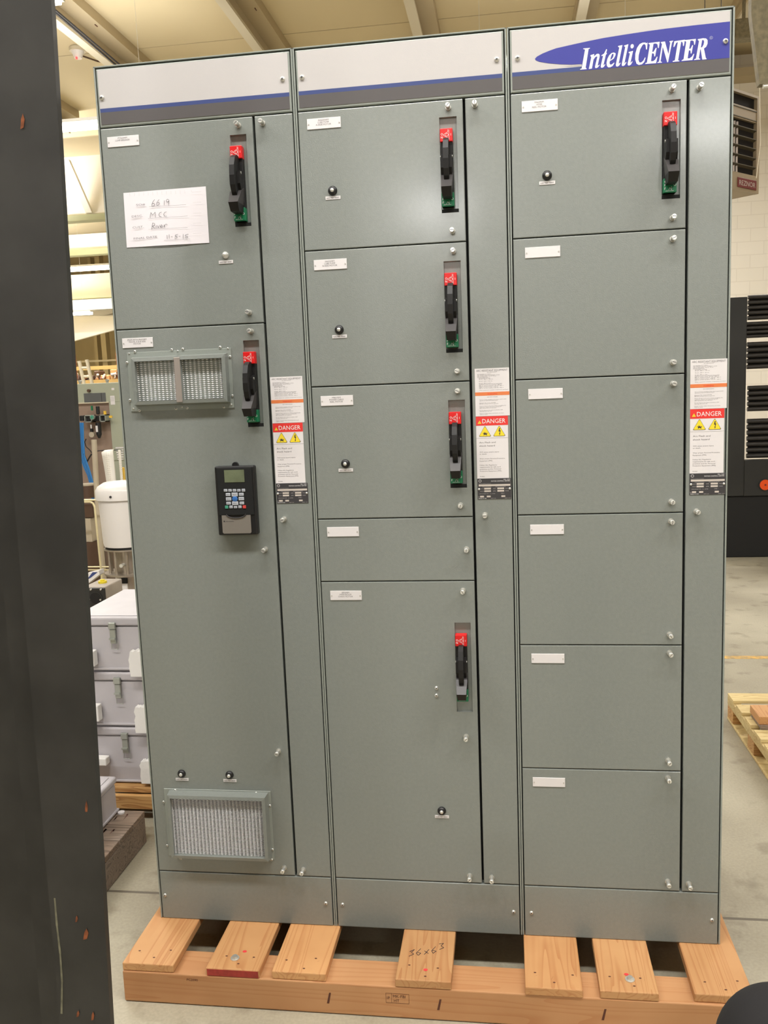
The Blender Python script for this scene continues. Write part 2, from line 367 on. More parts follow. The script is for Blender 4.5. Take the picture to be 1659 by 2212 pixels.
def disconnect(door, X0, ztop, zbot, lean=0.0, dark_foot=True):
    """flange operator in the slot whose left edge is X0"""
    b = MB(); b.box(X0 - .004, X0 + .045, .0085, .011, zbot - .004, ztop + .004, 'paint'); 
    if dark_foot: b.box(X0 + .0005, X0 + .0405, .001, .0084, zbot + .0005, zbot + .0085, 'flatblack')
    b.build('operator_recess', door)
    xa, xb = X0 + .002, X0 + .029; xc = (xa + xb) / 2
    made = []
    b = MB(); b.box(xa, xb, -.009, .0085, ztop - .189, ztop - .027, 'handle', .0015)
    b.box(xa + .001, xb - .001, -.013, -.009, ztop - .150, ztop - .085, 'blackp', .001)
    made.append(b.build('operator_body', door))
    b = MB(); b.box(xa - .0005, xb + .0005, -.014, .006, ztop - .054, ztop - .0265, 'red', .0012)
    yy = -.0145
    for t, zz in (('O', -.041), ('N', -.0475)): b.text(t, xa + .0016, ztop + zz, .0048, 'white', yy)
    b.text('I', xb - .0035, ztop - .0425, .005, 'white', yy)
    def line(p, q, w=.0006, m='white', y=yy):
        p, q = Vector((p[0], y, p[1])), Vector((q[0], y, q[1])); d = (q - p).normalized(); nn = Vector((-d.z, 0, d.x)) * w / 2
        b._add([p - nn, q - nn, q + nn, p + nn], [(0, 1, 2, 3)], m)
    zc = ztop - .0405
    for s_ in (1, -1):
        line((xa + .007, zc), (xa + .013, zc + s_ * .004)); line((xa + .013, zc + s_ * .004), (xa + .0175, zc + s_ * .006)); line((xa + .0175, zc + s_ * .006), (xa + .0175, zc + s_ * .011))
        line((xa + .011, zc + s_ * .001), (xa + .016, zc + s_ * .003)); line((xa + .016, zc + s_ * .003), (xa + .019, zc))
    line((xa + .0195, zc - .0105), (xa + .0195, zc + .0105)); made.append(b.build('on_indicator', door))
    b = MB(); zg = ztop - .189
    b.box(xa - .0003, xb + .0003, -.014, .006, zg, zg + .029, 'green', .0012)
    for t, zz in (('O', .0195), ('F', .0125), ('F', .0055)): b.text(t, xa + .0016, zg + zz, .0052, 'white', yy)
    b.text('O', xb - .0062, zg + .0125, .0052, 'white', yy)
    line((xa + .007, zg + .004), (xa + .007, zg + .0025)); line((xa + .004, zg + .003), (xa + .021, zg + .003), .0005); line((xa + .010, zg + .004), (xa + .013, zg + .010), .0005); line((xa + .013, zg + .010), (xa + .0165, zg + .004), .0005); line((xa + .0165, zg + .004), (xa + .0165, zg + .012), .0005)
    made.append(b.build('off_indicator', door))
    # lever: a curved fin, two pivot cheeks and a wedge shaped grip
    b = MB(); prof = [(-.012, -.050), (-.030, -.050), (-.046, -.058), (-.056, -.076), (-.059, -.098), (-.056, -.118), (-.050, -.132), (-.042, -.140), (-.016, -.140), (-.012, -.12)]
    w = .0058
    def sec(x, k=1.0): return [(x, y * k, ztop + z) for y, z in prof]
    P = sec(xc - w); b.prism([(xc - w, y, ztop + z) for y, z in prof], (2 * w, 0, 0), 'handle')
    for sx in (-1, 1):
        b.cyl((xc + sx * w, -.026, ztop - .092), (xc + sx * .0125, -.026, ztop - .092), .0085, 'handle', 18)
        b.cyl((xc + sx * .0125, -.026, ztop - .088), (xc + sx * .0135, -.026, ztop - .088), .0028, 'steel2', 10)
        b.prism([(xc + sx * w, -.012, ztop - .08), (xc + sx * w, -.036, ztop - .086), (xc + sx * w, -.036, ztop - .112), (xc + sx * w, -.024, ztop - .134), (xc + sx * w, -.012, ztop - .138)], (sx * .0065, 0, 0), 'handle')
    made.append(b.build('lever', door))
    b = MB()
    tw, bw = .0135, .0112
    A = [(xc - tw, -.012, ztop - .118), (xc + tw, -.012, ztop - .118), (xc + tw, -.034, ztop - .128), (xc - tw, -.034, ztop - .128)]
    Bq = [(xc - bw, -.012, ztop - .156), (xc + bw, -.012, ztop - .156), (xc + bw, -.062, ztop - .156), (xc - bw, -.062, ztop - .156)]
    Cq = [(xc - bw * .9, -.012, ztop - .174), (xc + bw * .9, -.012, ztop - .174), (xc + bw * .9, -.050, ztop - .174), (xc - bw * .9, -.050, ztop - .174)]
    for s0, s1, mm in ((A, Bq, 'handle_g'), (Bq, Cq, 'handle')): b.loft([[Vector(q) for q in s0], [Vector(q) for q in s1]], mm, False)  # wedge colour lightened: light on its upward slope is painted in
    made.append(b.build('lever_grip', door))
    for o in made:
        for vv in o.data.vertices: vv.co.z = ztop + (vv.co.z - ztop) * 1.088; vv.co.x = xa + (vv.co.x - xa) * 1.06
def warning_labels(par, x, z, dx=0.0):
    """arc label, danger label and rating plate; x,z = top left of the first"""
    y = -.0006; b = MB(); w, h = .0835, .1160
    b.box(x, x + w, y, 0, z - h, z, 'label')
    t = y - .0002
    b.text('ARC RESISTANT EQUIPMENT', x + w / 2, z - .0075, .0048, 'ink', t, 'C', w=.076)
    b.text('(Per ANSI C37.20.7)', x + w / 2, z - .0105, .002, 'ink', t, 'C')
    zz = z - .0150; random.seed(3)
    W = ['ACCESSIBILITY TYPE 2', 'ARC SHORT CIRCUIT CURRENT  65 KA', 'ARC DURATION  100 ms  50 ms', 'ARCING DURATION', 'EQUIPMENT RATING', '65 kA  480 V  100 ms', '', '50 kA  600 V  50 ms', '', '65 kA  480 V  max', 'CURRENT-LIMITING DEVICES REQUIRED', '800 A Class L fuse, 65 kA  480 V', '800 A circuit breaker  65 kA  480 V', '1200 A Class L fuse  1200 A', '600 A circuit breaker, 65 kA  600 V', '', 'When equipment contains components not listed']
    for i, s_ in enumerate(W):
        if s_: b.text(s_, x + (.006 if i < 4 else .010), zz, .0018, 'ink', t, 'L', w=min(.070, .0017 * len(s_)))
        zz -= .0024
    b.box(x, x + w, t, y, z - .066, z - .0575, 'orange'); b.text('WARNING', x + w / 2, z - .064, .0042, 'dred', t - .0002, 'C', w=.024)
    b.text('ARC FLASH HAZARD', x + w / 2, z - .0705, .002, 'ink', t, 'C')
    zz = z - .0765
    for s_ in ('The arc-resistant capability of this motor control center', 'depends on closed and latched doors', '', 'Disconnect ALL sources of POWER', 'BEFORE working inside this equipment', '', 'Secure all doors and covers before energizing this', 'equipment. Replace all covers and barriers', 'after maintenance and inspection', '', 'Do not obstruct the vents or pressure relief', 'openings above the unit', '', 'Failure to follow these instructions can cause', 'death or injury'):
        if s_: b.text(s_, x + .010, zz, .0019, 'ink', t, 'L', w=min(.066, .00128 * len(s_)))
        zz -= .0026
    b.build('arc_label', par)
    # danger
    xd, zd = x + .0004, z - .1166; w, h = .0780, .1535; b = MB()
    b.box(xd, xd + w, y, 0, zd - h, zd, 'label'); b.box(xd, xd + w, t, y, zd - .0225, zd, 'dred')
    b.text('DANGER', xd + .0155, zd - .0170, .0112, 'white', t - .0002, 'L', w=.0565)
    def tri(cx, cz, r, m, yy): b.poly([(cx - r * 1.0, yy, cz), (cx + r * 1.0, yy, cz), (cx, yy, cz + r * 1.75)], m)
    tri(xd + .0087, zd - .0178, .0046, 'yellow', t - .0002); b.text('!', xd + .0087, zd - .0170, .0048, 'ink2', t - .0004, 'C')
    for cx in (xd + .0215, xd + .0565):
        zz = zd - .0495
        def rt(r, m, yy, dz):
            P = []
            for (a, c) in ((-r, 0), (r, 0), (0, r * 1.72)):
                pass
            q = .0016; pts = [(-r + q, 0), (r - q, 0), (r, q * .9), (q * .7, r * 1.72), (-q * .7, r * 1.72), (-r, q * .9)]
            b.poly([(cx + a, yy, zz + dz + c) for a, c in pts], m)
        rt(.0145, 'ink2', t - .0001, 0); rt(.0133, 'yellow', t - .0003, .0008)
    cx = xd + .0215; z_ = zd - .0475
    b.poly([(cx + a * .001, t - .0005, z_ + c * .001) for a, c in ((-3.5, 0), (-3, 4), (-6, 7), (-2.5, 6), (-1.5, 10), (0, 6.5), (1.5, 9), (2, 5.5), (6.5, 7.5), (4, 3.5), (5, 0), (2, 2.5), (-1, 3))], 'ink2')
    cx = xd + .0565
    b.poly([(cx + a * .001, t - .0005, z_ + c * .001) for a, c in ((0, 18), (2.2, 18), (1.2, 12), (3.6, 12.5), (1.3, 4.5), (2.6, 4.8), (.6, 0), (-.9, 4.8), (.2, 4.6), (.9, 10), (-2, 9.5))], 'ink2')
    b.box(xd, xd + w, t, y, zd - .0536, zd - .0532, 'ink')
    b.text('Arc Flash and', xd + .007, zd - .066, .0042, 'ink', t, 'L', w=.040); b.text('shock hazard', xd + .007, zd - .0742, .0042, 'ink', t, 'L', w=.038)
    for s_, q in (('Will cause severe injury', .089), ('or death.', .094), ('Wear proper Personal Protective', .1055), ('Equipment (PPE).', .111), ('Follow ALL Regulatory', .1215), ('requirements for safe work', .1265), ('practices and for Personal', .1315), ('Protective Equipment (PPE).', .1365)):
        b.text(s_, xd + .007, zd - q, .0027, 'ink', t, 'L', w=.0020 * len(s_))
    b.text('PN-25065', xd + .007, zd - .1495, .002, 'ink2', t, 'L'); b.build('danger_label', par)
    # rating plate
    xp, zp = xd, zd - h; w, h = .0830, .0520; b = MB()
    b.box(xp, xp + w, -.0012, 0, zp - h, zp - .0002, 'dplate', .0003, 1); t = -.0014
    F = 'cream'
    b.box(xp + .003, xp + w - .002, t, -.0012, zp - .0195, zp - .0150, F)
    for i in (0, 1):
        for j in (0, 1): b.box(xp + .0165 + i * .0325, xp + .033 + i * .0325, t, -.0012, zp - .0275 - j * .0062, zp - .0235 - j * .0062, F)
    for a, c in ((.006, .0155), (.0225, .032), (.0585, .068)): b.box(xp + a, xp + c, t, -.0012, zp - .0472, zp - .0432, F)
    L = 'lightink'
    b.cyl((xp + .0065, -.0012, zp - .006), (xp + .0065, -.0016, zp - .006), .0038, L, 16); b.cyl((xp + .0065, -.0016, zp - .006), (xp + .0065, -.0018, zp - .006), .0024, 'dplate', 8)
    b.text('BUL. 2100', xp + w - .003, zp - .0045, .0026, 'white', t, 'R'); b.text('MOTOR CONTROL CENTER', xp + w - .003, zp - .0085, .0030, 'white', t, 'R', w=.046)
    b.text('MOTOR CONTROL CATALOG', xp + .003, zp - .0140, .0016, L, t); b.text('MAIN HORIZONTAL', xp + .012, zp - .0220, .0018, L, t); b.text('VERTICAL BUS RATING', xp + .044, zp - .0220, .0018, L, t)
    for j in (0, 1):
        for xx, s_ in ((.006, 'VOLTS'), (.038, 'AMPS'), (.0685, 'PHASE')): b.text(s_, xp + xx, zp - .0268 - j * .0062, .0022, L, t)
    b.text('ENCLOSURE TYPE', xp + .005, zp - .0392, .0020, L, t); b.text('U.L. LISTED', xp + .030, zp - .0392, .0020, L, t); b.text('TYPE 1', xp + .057, zp - .0392, .0024, L, t)
    b.text('SER', xp + .001, zp - .0468, .0020, L, t); b.text('MADE IN USA', xp + .002, zp - .0510, .0024, 'white', t); b.text('PART 2100', xp + .033, zp - .0510, .0019, L, t); b.text('SERIES  10/15', xp + w - .002, zp - .0510, .0019, L, t, 'R')
    for xx, zc in ((.0035, .0265), (.0795, .0265)): b.lathe((xp + xx, -.0012, zp - zc), [(.0028, 0), (.0024, .0012), (0, .0016)], 'steel', 12, 'y')
    b.build('rating_plate', par)
def mesh_grill(mb, xa, xb, za, zb, y, px, pz, amp=.0045):
    """expanded aluminium filter: wavy slats with dark voids between"""
    mb.box(xa, xb, y + .012, y + .013, za, zb, 'alud')
    nz = max(2, round((zb - za) / pz)); nx = round((xb - xa) / px) * 4
    pz = (zb - za) / nz
    for r in range(nz):
        z = zb - (r + .5) * pz; vs = []
        for i in range(nx + 1):
            x = xa + (xb - xa) * i / nx; k = .5 + .5 * math.cos(2 * PI * (i / 4))
            yy = y - amp * k + .006; hh = pz * (.13 + .22 * k)
            vs += [(x, yy + .003, z - hh), (x, yy, z + hh * .2), (x, yy + .003, z + hh)]
        fs = []
        for i in range(nx):
            a = i * 3; fs += [(a, a + 3, a + 4, a + 1), (a + 1, a + 4, a + 5, a + 2)]
        mb._add(vs, fs, 'alu', True)
def bezel(mb, xo0, xo1, zo0, zo1, t, d, m='paint', y=-.001):
    """mitred raised rim: outer size, width t, depth d"""
    O = [(xo0, zo0), (xo1, zo0), (xo1, zo1), (xo0, zo1)]; I = [(xo0 + t, zo0 + t), (xo1 - t, zo0 + t), (xo1 - t, zo1 - t), (xo0 + t, zo1 - t)]; s = .003
    O2 = [(xo0 + s, zo0 + s), (xo1 - s, zo0 + s), (xo1 - s, zo1 - s), (xo0 + s, zo1 - s)]
    vs = [(x, y, z) for x, z in O] + [(x, y - d, z) for x, z in O2] + [(x, y - d - .0015, z) for x, z in I] + [(x, y - d + .012, z) for x, z in I]
    fs = []
    for r in range(3):
        for i in range(4):
            j = (i + 1) % 4; fs.append((r * 4 + i, r * 4 + j, (r + 1) * 4 + j, (r + 1) * 4 + i))
    mb._add(vs, fs, m)
FL_, GP = .0038, .0026
def section(k, label, doors, wire_mid, head_scr, base_scr):
    xb0, xb1 = (0.0025, .5075) if k == 0 else ((.5075, 1.0155) if k == 1 else (1.0155, 1.5215))
    t = Thing('motor_control_cabinet', ((xb0 + xb1) / 2, .25, BZ), label, 'electrical cabinet')
    xl, xr = xb0 + .0007, xb1 - .0007
    fr = MB()
    for x0, x1 in ((xl, xl + FL_), (xr - FL_, xr)): fr.box(x0, x1, .0005, .03, BZ, TZ, 'rim', .0008, 1)
    fr.box(xl, xr, .0005, .03, TZ - .0032, TZ, 'rim', .0008, 1)
    fr.box(xl, xr, .030, .508, BZ, TZ, 'paint')
    fr.box(xl + FL_, xr - FL_, .022, .0299, BZ, TZ - .004, 'flatblack')  # black sheet added behind the door gaps to deepen their shade
    if k == 2: fr.cyl((xr, .05, .185), (xr + .004, .05, .185), .005, 'steel', 10)
    t.part(fr, 'frame')
    x0, x1 = xl + FL_ + GP, xr - FL_ - GP
    # header
    hp = MB(); zt, zb = TZ - .0032 - .0035, Z6 + .0018
    box_hole(hp, x0, x1, zb, zt, None, 'rim', bev=.0028)
    hd = t.part(hp, 'header_panel')
    hl = MB(); a0, a1, h0, h1 = x0 + .0045, x1 - .0045, zb + .0065, zt - .0035
    hl.box(a0, a1, -.0009, 0, h0, h1, 'plate')
    sz = Z6 + .0462; ch = Z6 + .0370; y = -.0011
    hl.box(a0, a1, y, -.0009, h0, ch, 'charcoal'); hl.box(a0, a1, y, -.0009, ch, sz, 'blue2')
    if k == 2: logo(hl, a0, a1, ch, sz)
    hl.build('header_plate', hd)
    for u, v in head_scr: small_knob(hd, u, v, -.0009, 'screw', 1.05)
    # base
    bp = MB(); box_hole(bp, x0, x1, BZ, Z0 - .0016, None, 'paint', bev=.0022); bo = t.part(bp, 'base_panel')
    for u, v in base_scr: small_knob(bo, u, v, 0, 'screw', .85)
    xw = xb0 + (.4005 if k == 0 else .406)
    # wireway door
    wd = MB(); box_hole(wd, xw + .0030, x1, Z0 + .0012, Z6 - .0015, None, 'paint'); w = t.part(wd, 'wireway_door')
    for u, v in wire_mid: knob(w, u, v)
    lx = {0: .4084, 1: .9238, 2: 1.4324}[k]
    warning_labels(w, lx, 1.6070)
    if k == 0:
        pass
    out = []
    for d in doors:
        db = MB(); z0, z1 = d['z']; hole = None
        if 'slot' in d:
            sx, st, sb = d['slot']; hole = (sx, sx + .041, sb, st)
        box_hole(db, x0, xw - .0028, z0 + .0012, z1 - .0013, hole, 'paint')
        o = t.part(db, 'door')
        if hole: disconnect(o, sx, st, sb, 0, d.get('foot', True))
        for u, v in d['knobs']: knob(o, u, v)
        nameplate(o, d['np'][0], d['np'][1], d['txt'])
        for q in d.get('reset', []): reset(o, q[0], q[1], len(q) < 3)
        out.append(o)
    return t, out
# ---- traced serif lettering: coordinates read off two enlargements of the header
def logo(b, a0, a1, ch, sz):
    A = lambda p: (1240 + p[0] / 10.369, 70 + p[1] / 10.369)
    B = lambda p: (1390 + p[0] / 10.369, 60 + p[1] / 10.369)
    def W(pts, f, y):
        r = []
        for p in pts:
            q = at(*(f(p) if f else p)); r.append((q.x, y, q.z))
        return r
    y1, y2, y3 = -.0013, -.0015, -.0017
    top = [(1155.6, 127.2), (1160, 122.5), (1172, 116), (1187, 109.8), (1201, 104.8), (1235, 97), (1270, 89.3), (1302, 82.8), (1350, 75), (1400, 67.5), (1437, 62.4), (1500, 55), (1577, 46.8)]
    bot = [(1157, 130.5), (1165, 133.8), (1184, 137), (1210, 139.2), (1234.8, 140), (1256.7, 138.8)]
    e = at(1577, 46.8); 
    P = W(top, None, y1); P[-1] = (a1, y1, P[-1][2])
    zb = ch + .0002
    P += [(a1, y1, ch)] + [(at(1256, 151).x, y1, ch)] + W(bot[::-1], None, y1)
    b.poly(P, 'blue')
    glyphs = [
     (A, [(205, 365), (355, 352), (352, 368), (325, 376), (258, 795), (282, 815), (278, 828), (135, 840), (137, 825), (170, 812), (246, 388), (207, 380)]),
     (A, [(368, 515), (452, 488), (444, 545), (505, 488), (548, 482), (572, 508), (570, 555), (528, 745), (545, 748), (568, 725), (572, 738), (530, 790), (490, 808), (468, 790), (472, 755), (520, 555), (510, 540), (478, 556), (436, 610), (398, 815), (330, 824), (385, 560), (366, 535)]),
     (A, [(612, 520), (672, 478), (722, 378), (738, 388), (720, 468), (735, 476), (730, 492), (712, 500), (658, 735), (668, 742), (692, 716), (698, 728), (660, 782), (620, 800), (598, 785), (600, 745), (650, 525), (612, 534)]),
     (A, [(930, 475), (925, 520), (890, 590), (840, 625), (800, 645), (792, 700), (812, 728), (848, 720), (895, 680), (902, 695), (862, 758), (810, 786), (765, 788), (735, 755), (727, 690), (745, 600), (785, 520), (835, 470), (890, 455)]),
     (A, [(985, 310), (1082, 288), (998, 700), (1008, 708), (1032, 680), (1040, 695), (1005, 752), (965, 772), (938, 760), (935, 725), (1012, 345), (985, 326)]),
     (A, [(1120, 300), (1215, 268), (1128, 690), (1140, 698), (1162, 662), (1170, 680), (1135, 738), (1095, 760), (1070, 748), (1068, 712), (1146, 332), (1120, 316)]),
     (A, [(1222, 445), (1320, 418), (1262, 678), (1272, 686), (1300, 648), (1308, 662), (1270, 728), (1228, 750), (1202, 738), (1200, 700), (1250, 478), (1222, 462)]),
     (A, [(1300, 265), (1328, 278), (1338, 312), (1325, 348), (1300, 366), (1272, 355), (1262, 320), (1272, 284)]),
     (A, [(1645, 230), (1632, 385), (1612, 388), (1600, 290), (1568, 262), (1530, 290), (1480, 380), (1445, 520), (1440, 620), (1462, 678), (1500, 680), (1548, 640), (1590, 560), (1598, 580), (1570, 668), (1520, 718), (1450, 735), (1398, 705), (1368, 610), (1372, 480), (1410, 350), (1465, 270), (1530, 236), (1590, 232), (1625, 248)]),
     (B, [(112, 348), (362, 318), (340, 458), (322, 460), (312, 378), (280, 358), (222, 362), (192, 545), (222, 545), (275, 455), (292, 456), (258, 645), (240, 648), (232, 585), (188, 575), (165, 755), (215, 752), (258, 720), (298, 652), (312, 655), (278, 798), (36, 816), (40, 800), (75, 785), (142, 385), (112, 364)]),
     (B, [(388, 325), (478, 312), (556, 600), (598, 340), (580, 320), (582, 305), (664, 294), (660, 310), (636, 335), (548, 775), (530, 778), (430, 430), (380, 760), (412, 772), (408, 785), (308, 792), (312, 778), (345, 765), (412, 368), (390, 345)]),
     (B, [(688, 308), (925, 272), (902, 412), (885, 412), (875, 335), (842, 312), (772, 735), (802, 742), (798, 756), (650, 768), (654, 752), (700, 735), (768, 322), (730, 345), (688, 432), (668, 435)]),
     (B, [(922, 282), (1172, 255), (1150, 385), (1134, 388), (1122, 305), (1090, 290), (1048, 292), (1020, 478), (1050, 475), (1090, 395), (1108, 395), (1074, 580), (1056, 582), (1050, 515), (1014, 510), (985, 690), (1030, 690), (1082, 650), (1118, 590), (1134, 592), (1092, 728), (850, 748), (856, 732), (895, 710), (955, 320), (922, 298)]),
     (B, [(1212, 262), (1330, 240), (1400, 245), (1432, 282), (1432, 360), (1402, 430), (1350, 470), (1392, 680), (1410, 692), (1406, 710), (1315, 718), (1280, 490), (1268, 488), (1236, 690), (1268, 700), (1264, 715), (1128, 728), (1132, 714), (1172, 694), (1242, 300), (1214, 280)]),
    ]
    for f, g in glyphs: b.poly(W(g, f, y2), 'white')
    # counters
    b.poly(W([(868, 478), (885, 500), (872, 560), (838, 605), (808, 620), (822, 560), (845, 500)], A, y3), 'blue')
    b.poly(W([(1310, 280), (1345, 282), (1355, 320), (1342, 385), (1310, 440), (1282, 448)], B, y3), 'blue')
    p = at(1536, 82); b.cyl((p.x, y1, p.z), (p.x, y2, p.z), .0034, 'keyg', 16); b.cyl((p.x, y2, p.z), (p.x, y2 - .0001, p.z), .0028, 'blue', 16); b.text('R', p.x, p.z - .0016, .0032, 'keyg', y3, 'C')
    b.poly(W([(1215, 142.6), (1254, 140.6), (1254, 141.8), (1225, 143)], None, y3), 'plate')
SLX = .041
D = lambda **k: k
s1, d1 = section(0, 'left section of grey motor control cabinet, two louvred filter vents and a keypad', [
    D(z=(1.7427, Z6), slot=(.3420, 2.1955, 1.9787), knobs=[(508.4, 264.2), (532.9, 673.3)], np=(266.5, 305.3), txt=['PTA6290M', 'LUMP BREAKER'], reset=[(485.6, 550.6, 0)]),
    D(z=(Z0, 1.7427), slot=(at(525, 735).x, at(540, 735).z, at(550, 922).z), knobs=[(536.8, 714), (568, 1189.8), (597, 1630), (609.5, 1884.5)], np=(297.6, 740.3), txt=['JP6291AM & JP6292BM', 'TRAVEL A & B SIDE', 'MOTOR'], reset=[(391, 1673), (494.6, 1675.7)])],
    [(561.4, 259.8), (608.8, 1124), (650.9, 1888.7)], [(220, 211.4), (610.4, 171)], [(356.7, 1933.3), (704, 1951)])
Zs = [Z6, 1.910, 1.5782, 1.2414, 1.0774, Z0]
s2, d2 = section(1, 'middle section of grey motor control cabinet with four disconnect handles', [
    D(z=(Zs[1], Zs[0]), slot=(.8546, 2.1968, 1.9786), knobs=[(966.5, 225.5), (975.9, 495.6)], np=(699.8, 266.5), txt=['GA6250AM', 'LUBE PUMP', 'A-SIDE MOTOR'], reset=[(717.7, 411)]),
    D(z=(Zs[2], Zs[1]), slot=(at(958.2, 564.8).x, at(975, 563.8).z, at(983, 761.5).z), knobs=[(977.7, 539.2), (986.5, 801.4)], np=(713.7, 571.3), txt=['SA6250BM', 'LUBE PUMP', 'B-SIDE MOTOR'], reset=[(732, 712)]),
    D(z=(Zs[3], Zs[2]), slot=(at(968, 864).x, at(985, 864).z, at(990, 1053.7).z), knobs=[(987, 844.5), (994, 1094)], np=(727.9, 865.3), txt=['MB6293M', 'POWER CABLE', 'REEL MOTOR'], reset=[(745.5, 1002)]),
    D(z=(Zs[4], Zs[3]), knobs=[(1007, 1190)], np=(741, 1148.5), txt=[]),
    D(z=(Zs[5], Zs[4]), slot=(.8572, .9679, .7297), foot=False, knobs=[(999, 1280), (1006, 1598.6), (1014, 1902)], np=(747.5, 1286), txt=['JER290M', 'MAIN BOOM', 'CHAIN MOTOR'], reset=[(954, 1753.6)])],
    [(1024.7, 220), (1047, 1115), (1062, 1906)], [(652.3, 167.4), (1072.8, 128.6)], [(740, 1953.6), (1109.4, 1969.5)])
Zt = [Z6, 1.9086, 1.5760, 1.2428, .9096, .5798, Z0]
kn3 = [[(1455.9, 185.7), (1457, 466.6)], [(1457, 512.8), (1457, 782)], [(1457.8, 828.5), (1453.8, 1086)], [(1453, 1129), (1450, 1376)], [(1450, 1416), (1447, 1651)], [(1446.4, 1689), (1445.8, 1915)]]
np3 = [(1165.7, 228.4), (1172, 544.5), (1178.2, 850.4), (1181.5, 1143.5), (1183.5, 1422), (1185.6, 1689.3)]
L3 = []
for i in range(6):
    q = D(z=(Zt[i + 1], Zt[i]), knobs=kn3[i], np=np3[i], txt=['FA6294M', 'HOSE', 'REEL MOTOR'] if i == 0 else [])
    if i == 0: q.update(slot=(1.3645, 2.1943, 1.9770), reset=[(1182, 378)])
    L3.append(q)
s3, d3 = section(2, 'right section of grey motor control cabinet under the blue oval logo, six equal doors', L3,
    [(1516, 181.9), (1508.7, 1107.4), (1491.9, 1920)], [(1117.8, 125.8), (1567, 89.2)], [(1147.8, 1971.3), (1537.8, 1987)])
# two small screws on the tall middle door
for u, v in ((943, 1486), (943, 1502)): small_knob(d2[4], u, v, 0, 'screw', .85)
# ---- upper double filter vent on the lower left door
ld = d1[1]
def pz(u, v, y=0): q = at(u, v, 'y', y); return q.x, q.z
fb = MB()
xo0, zo1 = pz(274, 762); xo1, zo0 = pz(507, 881)
fb.box(xo0, xo1, -.0024, 0, zo0, zo1, 'rim', .0007, 1); fb.build('vent_flange', ld)
yb = -.020
xa, zt_ = pz(279.5, 771.5, yb); xbq, zb_ = pz(494, 870, yb); xm = pz(385, 820, yb)[0]
vb = MB(); bezel(vb, xa, xm + .004, zb_, zt_, .012, .018); bezel(vb, xm - .004, xbq, zb_, zt_, .012, .018); vb.build('vent_frame', ld)
mbar = MB(); mbar.box(xm - .008, xm + .008, -.0225, -.0195, zb_ + .006, zt_ - .006, 'pink', .001); mbar.build('centre_bar', ld)
vg = MB(); mesh_grill(vg, xa + .011, xm - .006, zb_ + .011, zt_ - .011, -.008, .0112, .0052)
mesh_grill(vg, xm + .006, xbq - .011, zb_ + .011, zt_ - .011, -.008, .0112, .0052); vg.build('vent_filter', ld)
for u, v in ((291.5, 759.5), (371, 755.5), (395, 754), (475.5, 750), (497, 770.5), (502, 855), (484, 879), (404.5, 881), (380.5, 882.5), (301.5, 887), (274.5, 783.5), (281, 864.5)):
    small_knob(ld, u, v, -.0024, 'screw', .62)
for u, v in ((492, 752.5), (500, 874), (279, 764), (288, 883), (384, 758), (393, 879)): small_knob(ld, u, v, -.0024, 'screw', .4)
# ---- lower filter vent
fb = MB(); xo0, zo1 = pz(354, 1702.5); xo1, zo0 = pz(594, 1856)
fb.box(xo0, xo1 - .001, -.0024, 0, zo0, zo1, 'rim', .0007, 1); fb.build('vent_flange', ld)
xa, zt_ = pz(357, 1716, -.03); xbq, zb_ = pz(579, 1864, -.03); xa = pz(364, 1790, -.03)[0]; xbq = pz(576, 1790, -.03)[0]
vb = MB(); bezel(vb, xa - .001, xbq + .002, zb_, zt_, .0115, .028); vb.build('vent_frame', ld)
vg = MB(); mesh_grill(vg, xa + .010, xbq - .010, zb_ + .011, zt_ - .011, -.0235, .0104, .0034, .004); vg.build('vent_filter', ld)
for u, v in ((378.5, 1707), (553.5, 1713), (583, 1740), (588.5, 1835), (361.5, 1826), (353.5, 1732), (390.5, 1854.5), (587, 1857)):
    small_knob(ld, u, v, -.0024, 'screw', .6)
# ---- keypad module
hy = -.024
def hp_(zx, zy, y=hy): return at(440 + zx / 8.295, 980 + zy / 8.295, 'y', y)
p0, p1 = hp_(250, 245), hp_(960, 1470)
kx0, kx1 = hp_(262, 850).x - .006, hp_(905, 850).x + .004; kz1, kz0 = hp_(560, 225).z, hp_(640, 1462).z
b = MB(); b.box(kx0, kx1, -.022, -.0002, kz0, kz1, 'blackp', .004, 3); b.box(kx0 + .006, kx1 - .006, hy, -.021, kz0 + .052, kz1 - .004, 'flatblack', .0015)
cx = hp_(558, 190, -.01); b.cyl((cx.x, -.0005, kz1 + .0015), (cx.x, -.010, kz1 + .0015), .0078, 'blackp', 20)
b.build('keypad_housing', ld)
a, c = hp_(362, 295), hp_(735, 510); b = MB(); b.box(a.x, c.x, hy - .0008, hy, c.z, a.z, 'lcd', .0006, 1); b.build('keypad_screen', ld)
# silver lower cover with a half-round notch
a = hp_(322, 1085, -.023); c = hp_(858, 1425, -.023); n0 = hp_(395, 1060, -.023); n1 = hp_(765, 1060, -.023); nb = hp_(570, 1165, -.023)
pts = [(a.x + .003, c.z), (c.x - .003, c.z), (c.x, c.z + .003), (c.x, a.z), (n1.x, a.z)]
for i in range(1, 12):
    t_ = PI * i / 12; pts.append(((n0.x + n1.x) / 2 + math.cos(t_) * (n1.x - n0.x) / 2, a.z - math.sin(t_) * (a.z - nb.z)))
pts += [(n0.x, a.z), (a.x, a.z), (a.x, c.z + .003)]
b = MB(); b.prism([(x, -.0236, z) for x, z in pts], (0, .0016, 0), 'silv')
lg = hp_(370, 1212, -.023); b.cyl((lg.x, -.0236, lg.z), (lg.x, -.0239, lg.z), .002, 'ink2', 8); b.text('Allen-Bradley', lg.x + .0045, lg.z - .0012, .0024, 'ink2', -.0239, 'L', w=.021)
b.build('keypad_cover', ld)
b = MB(); q = []
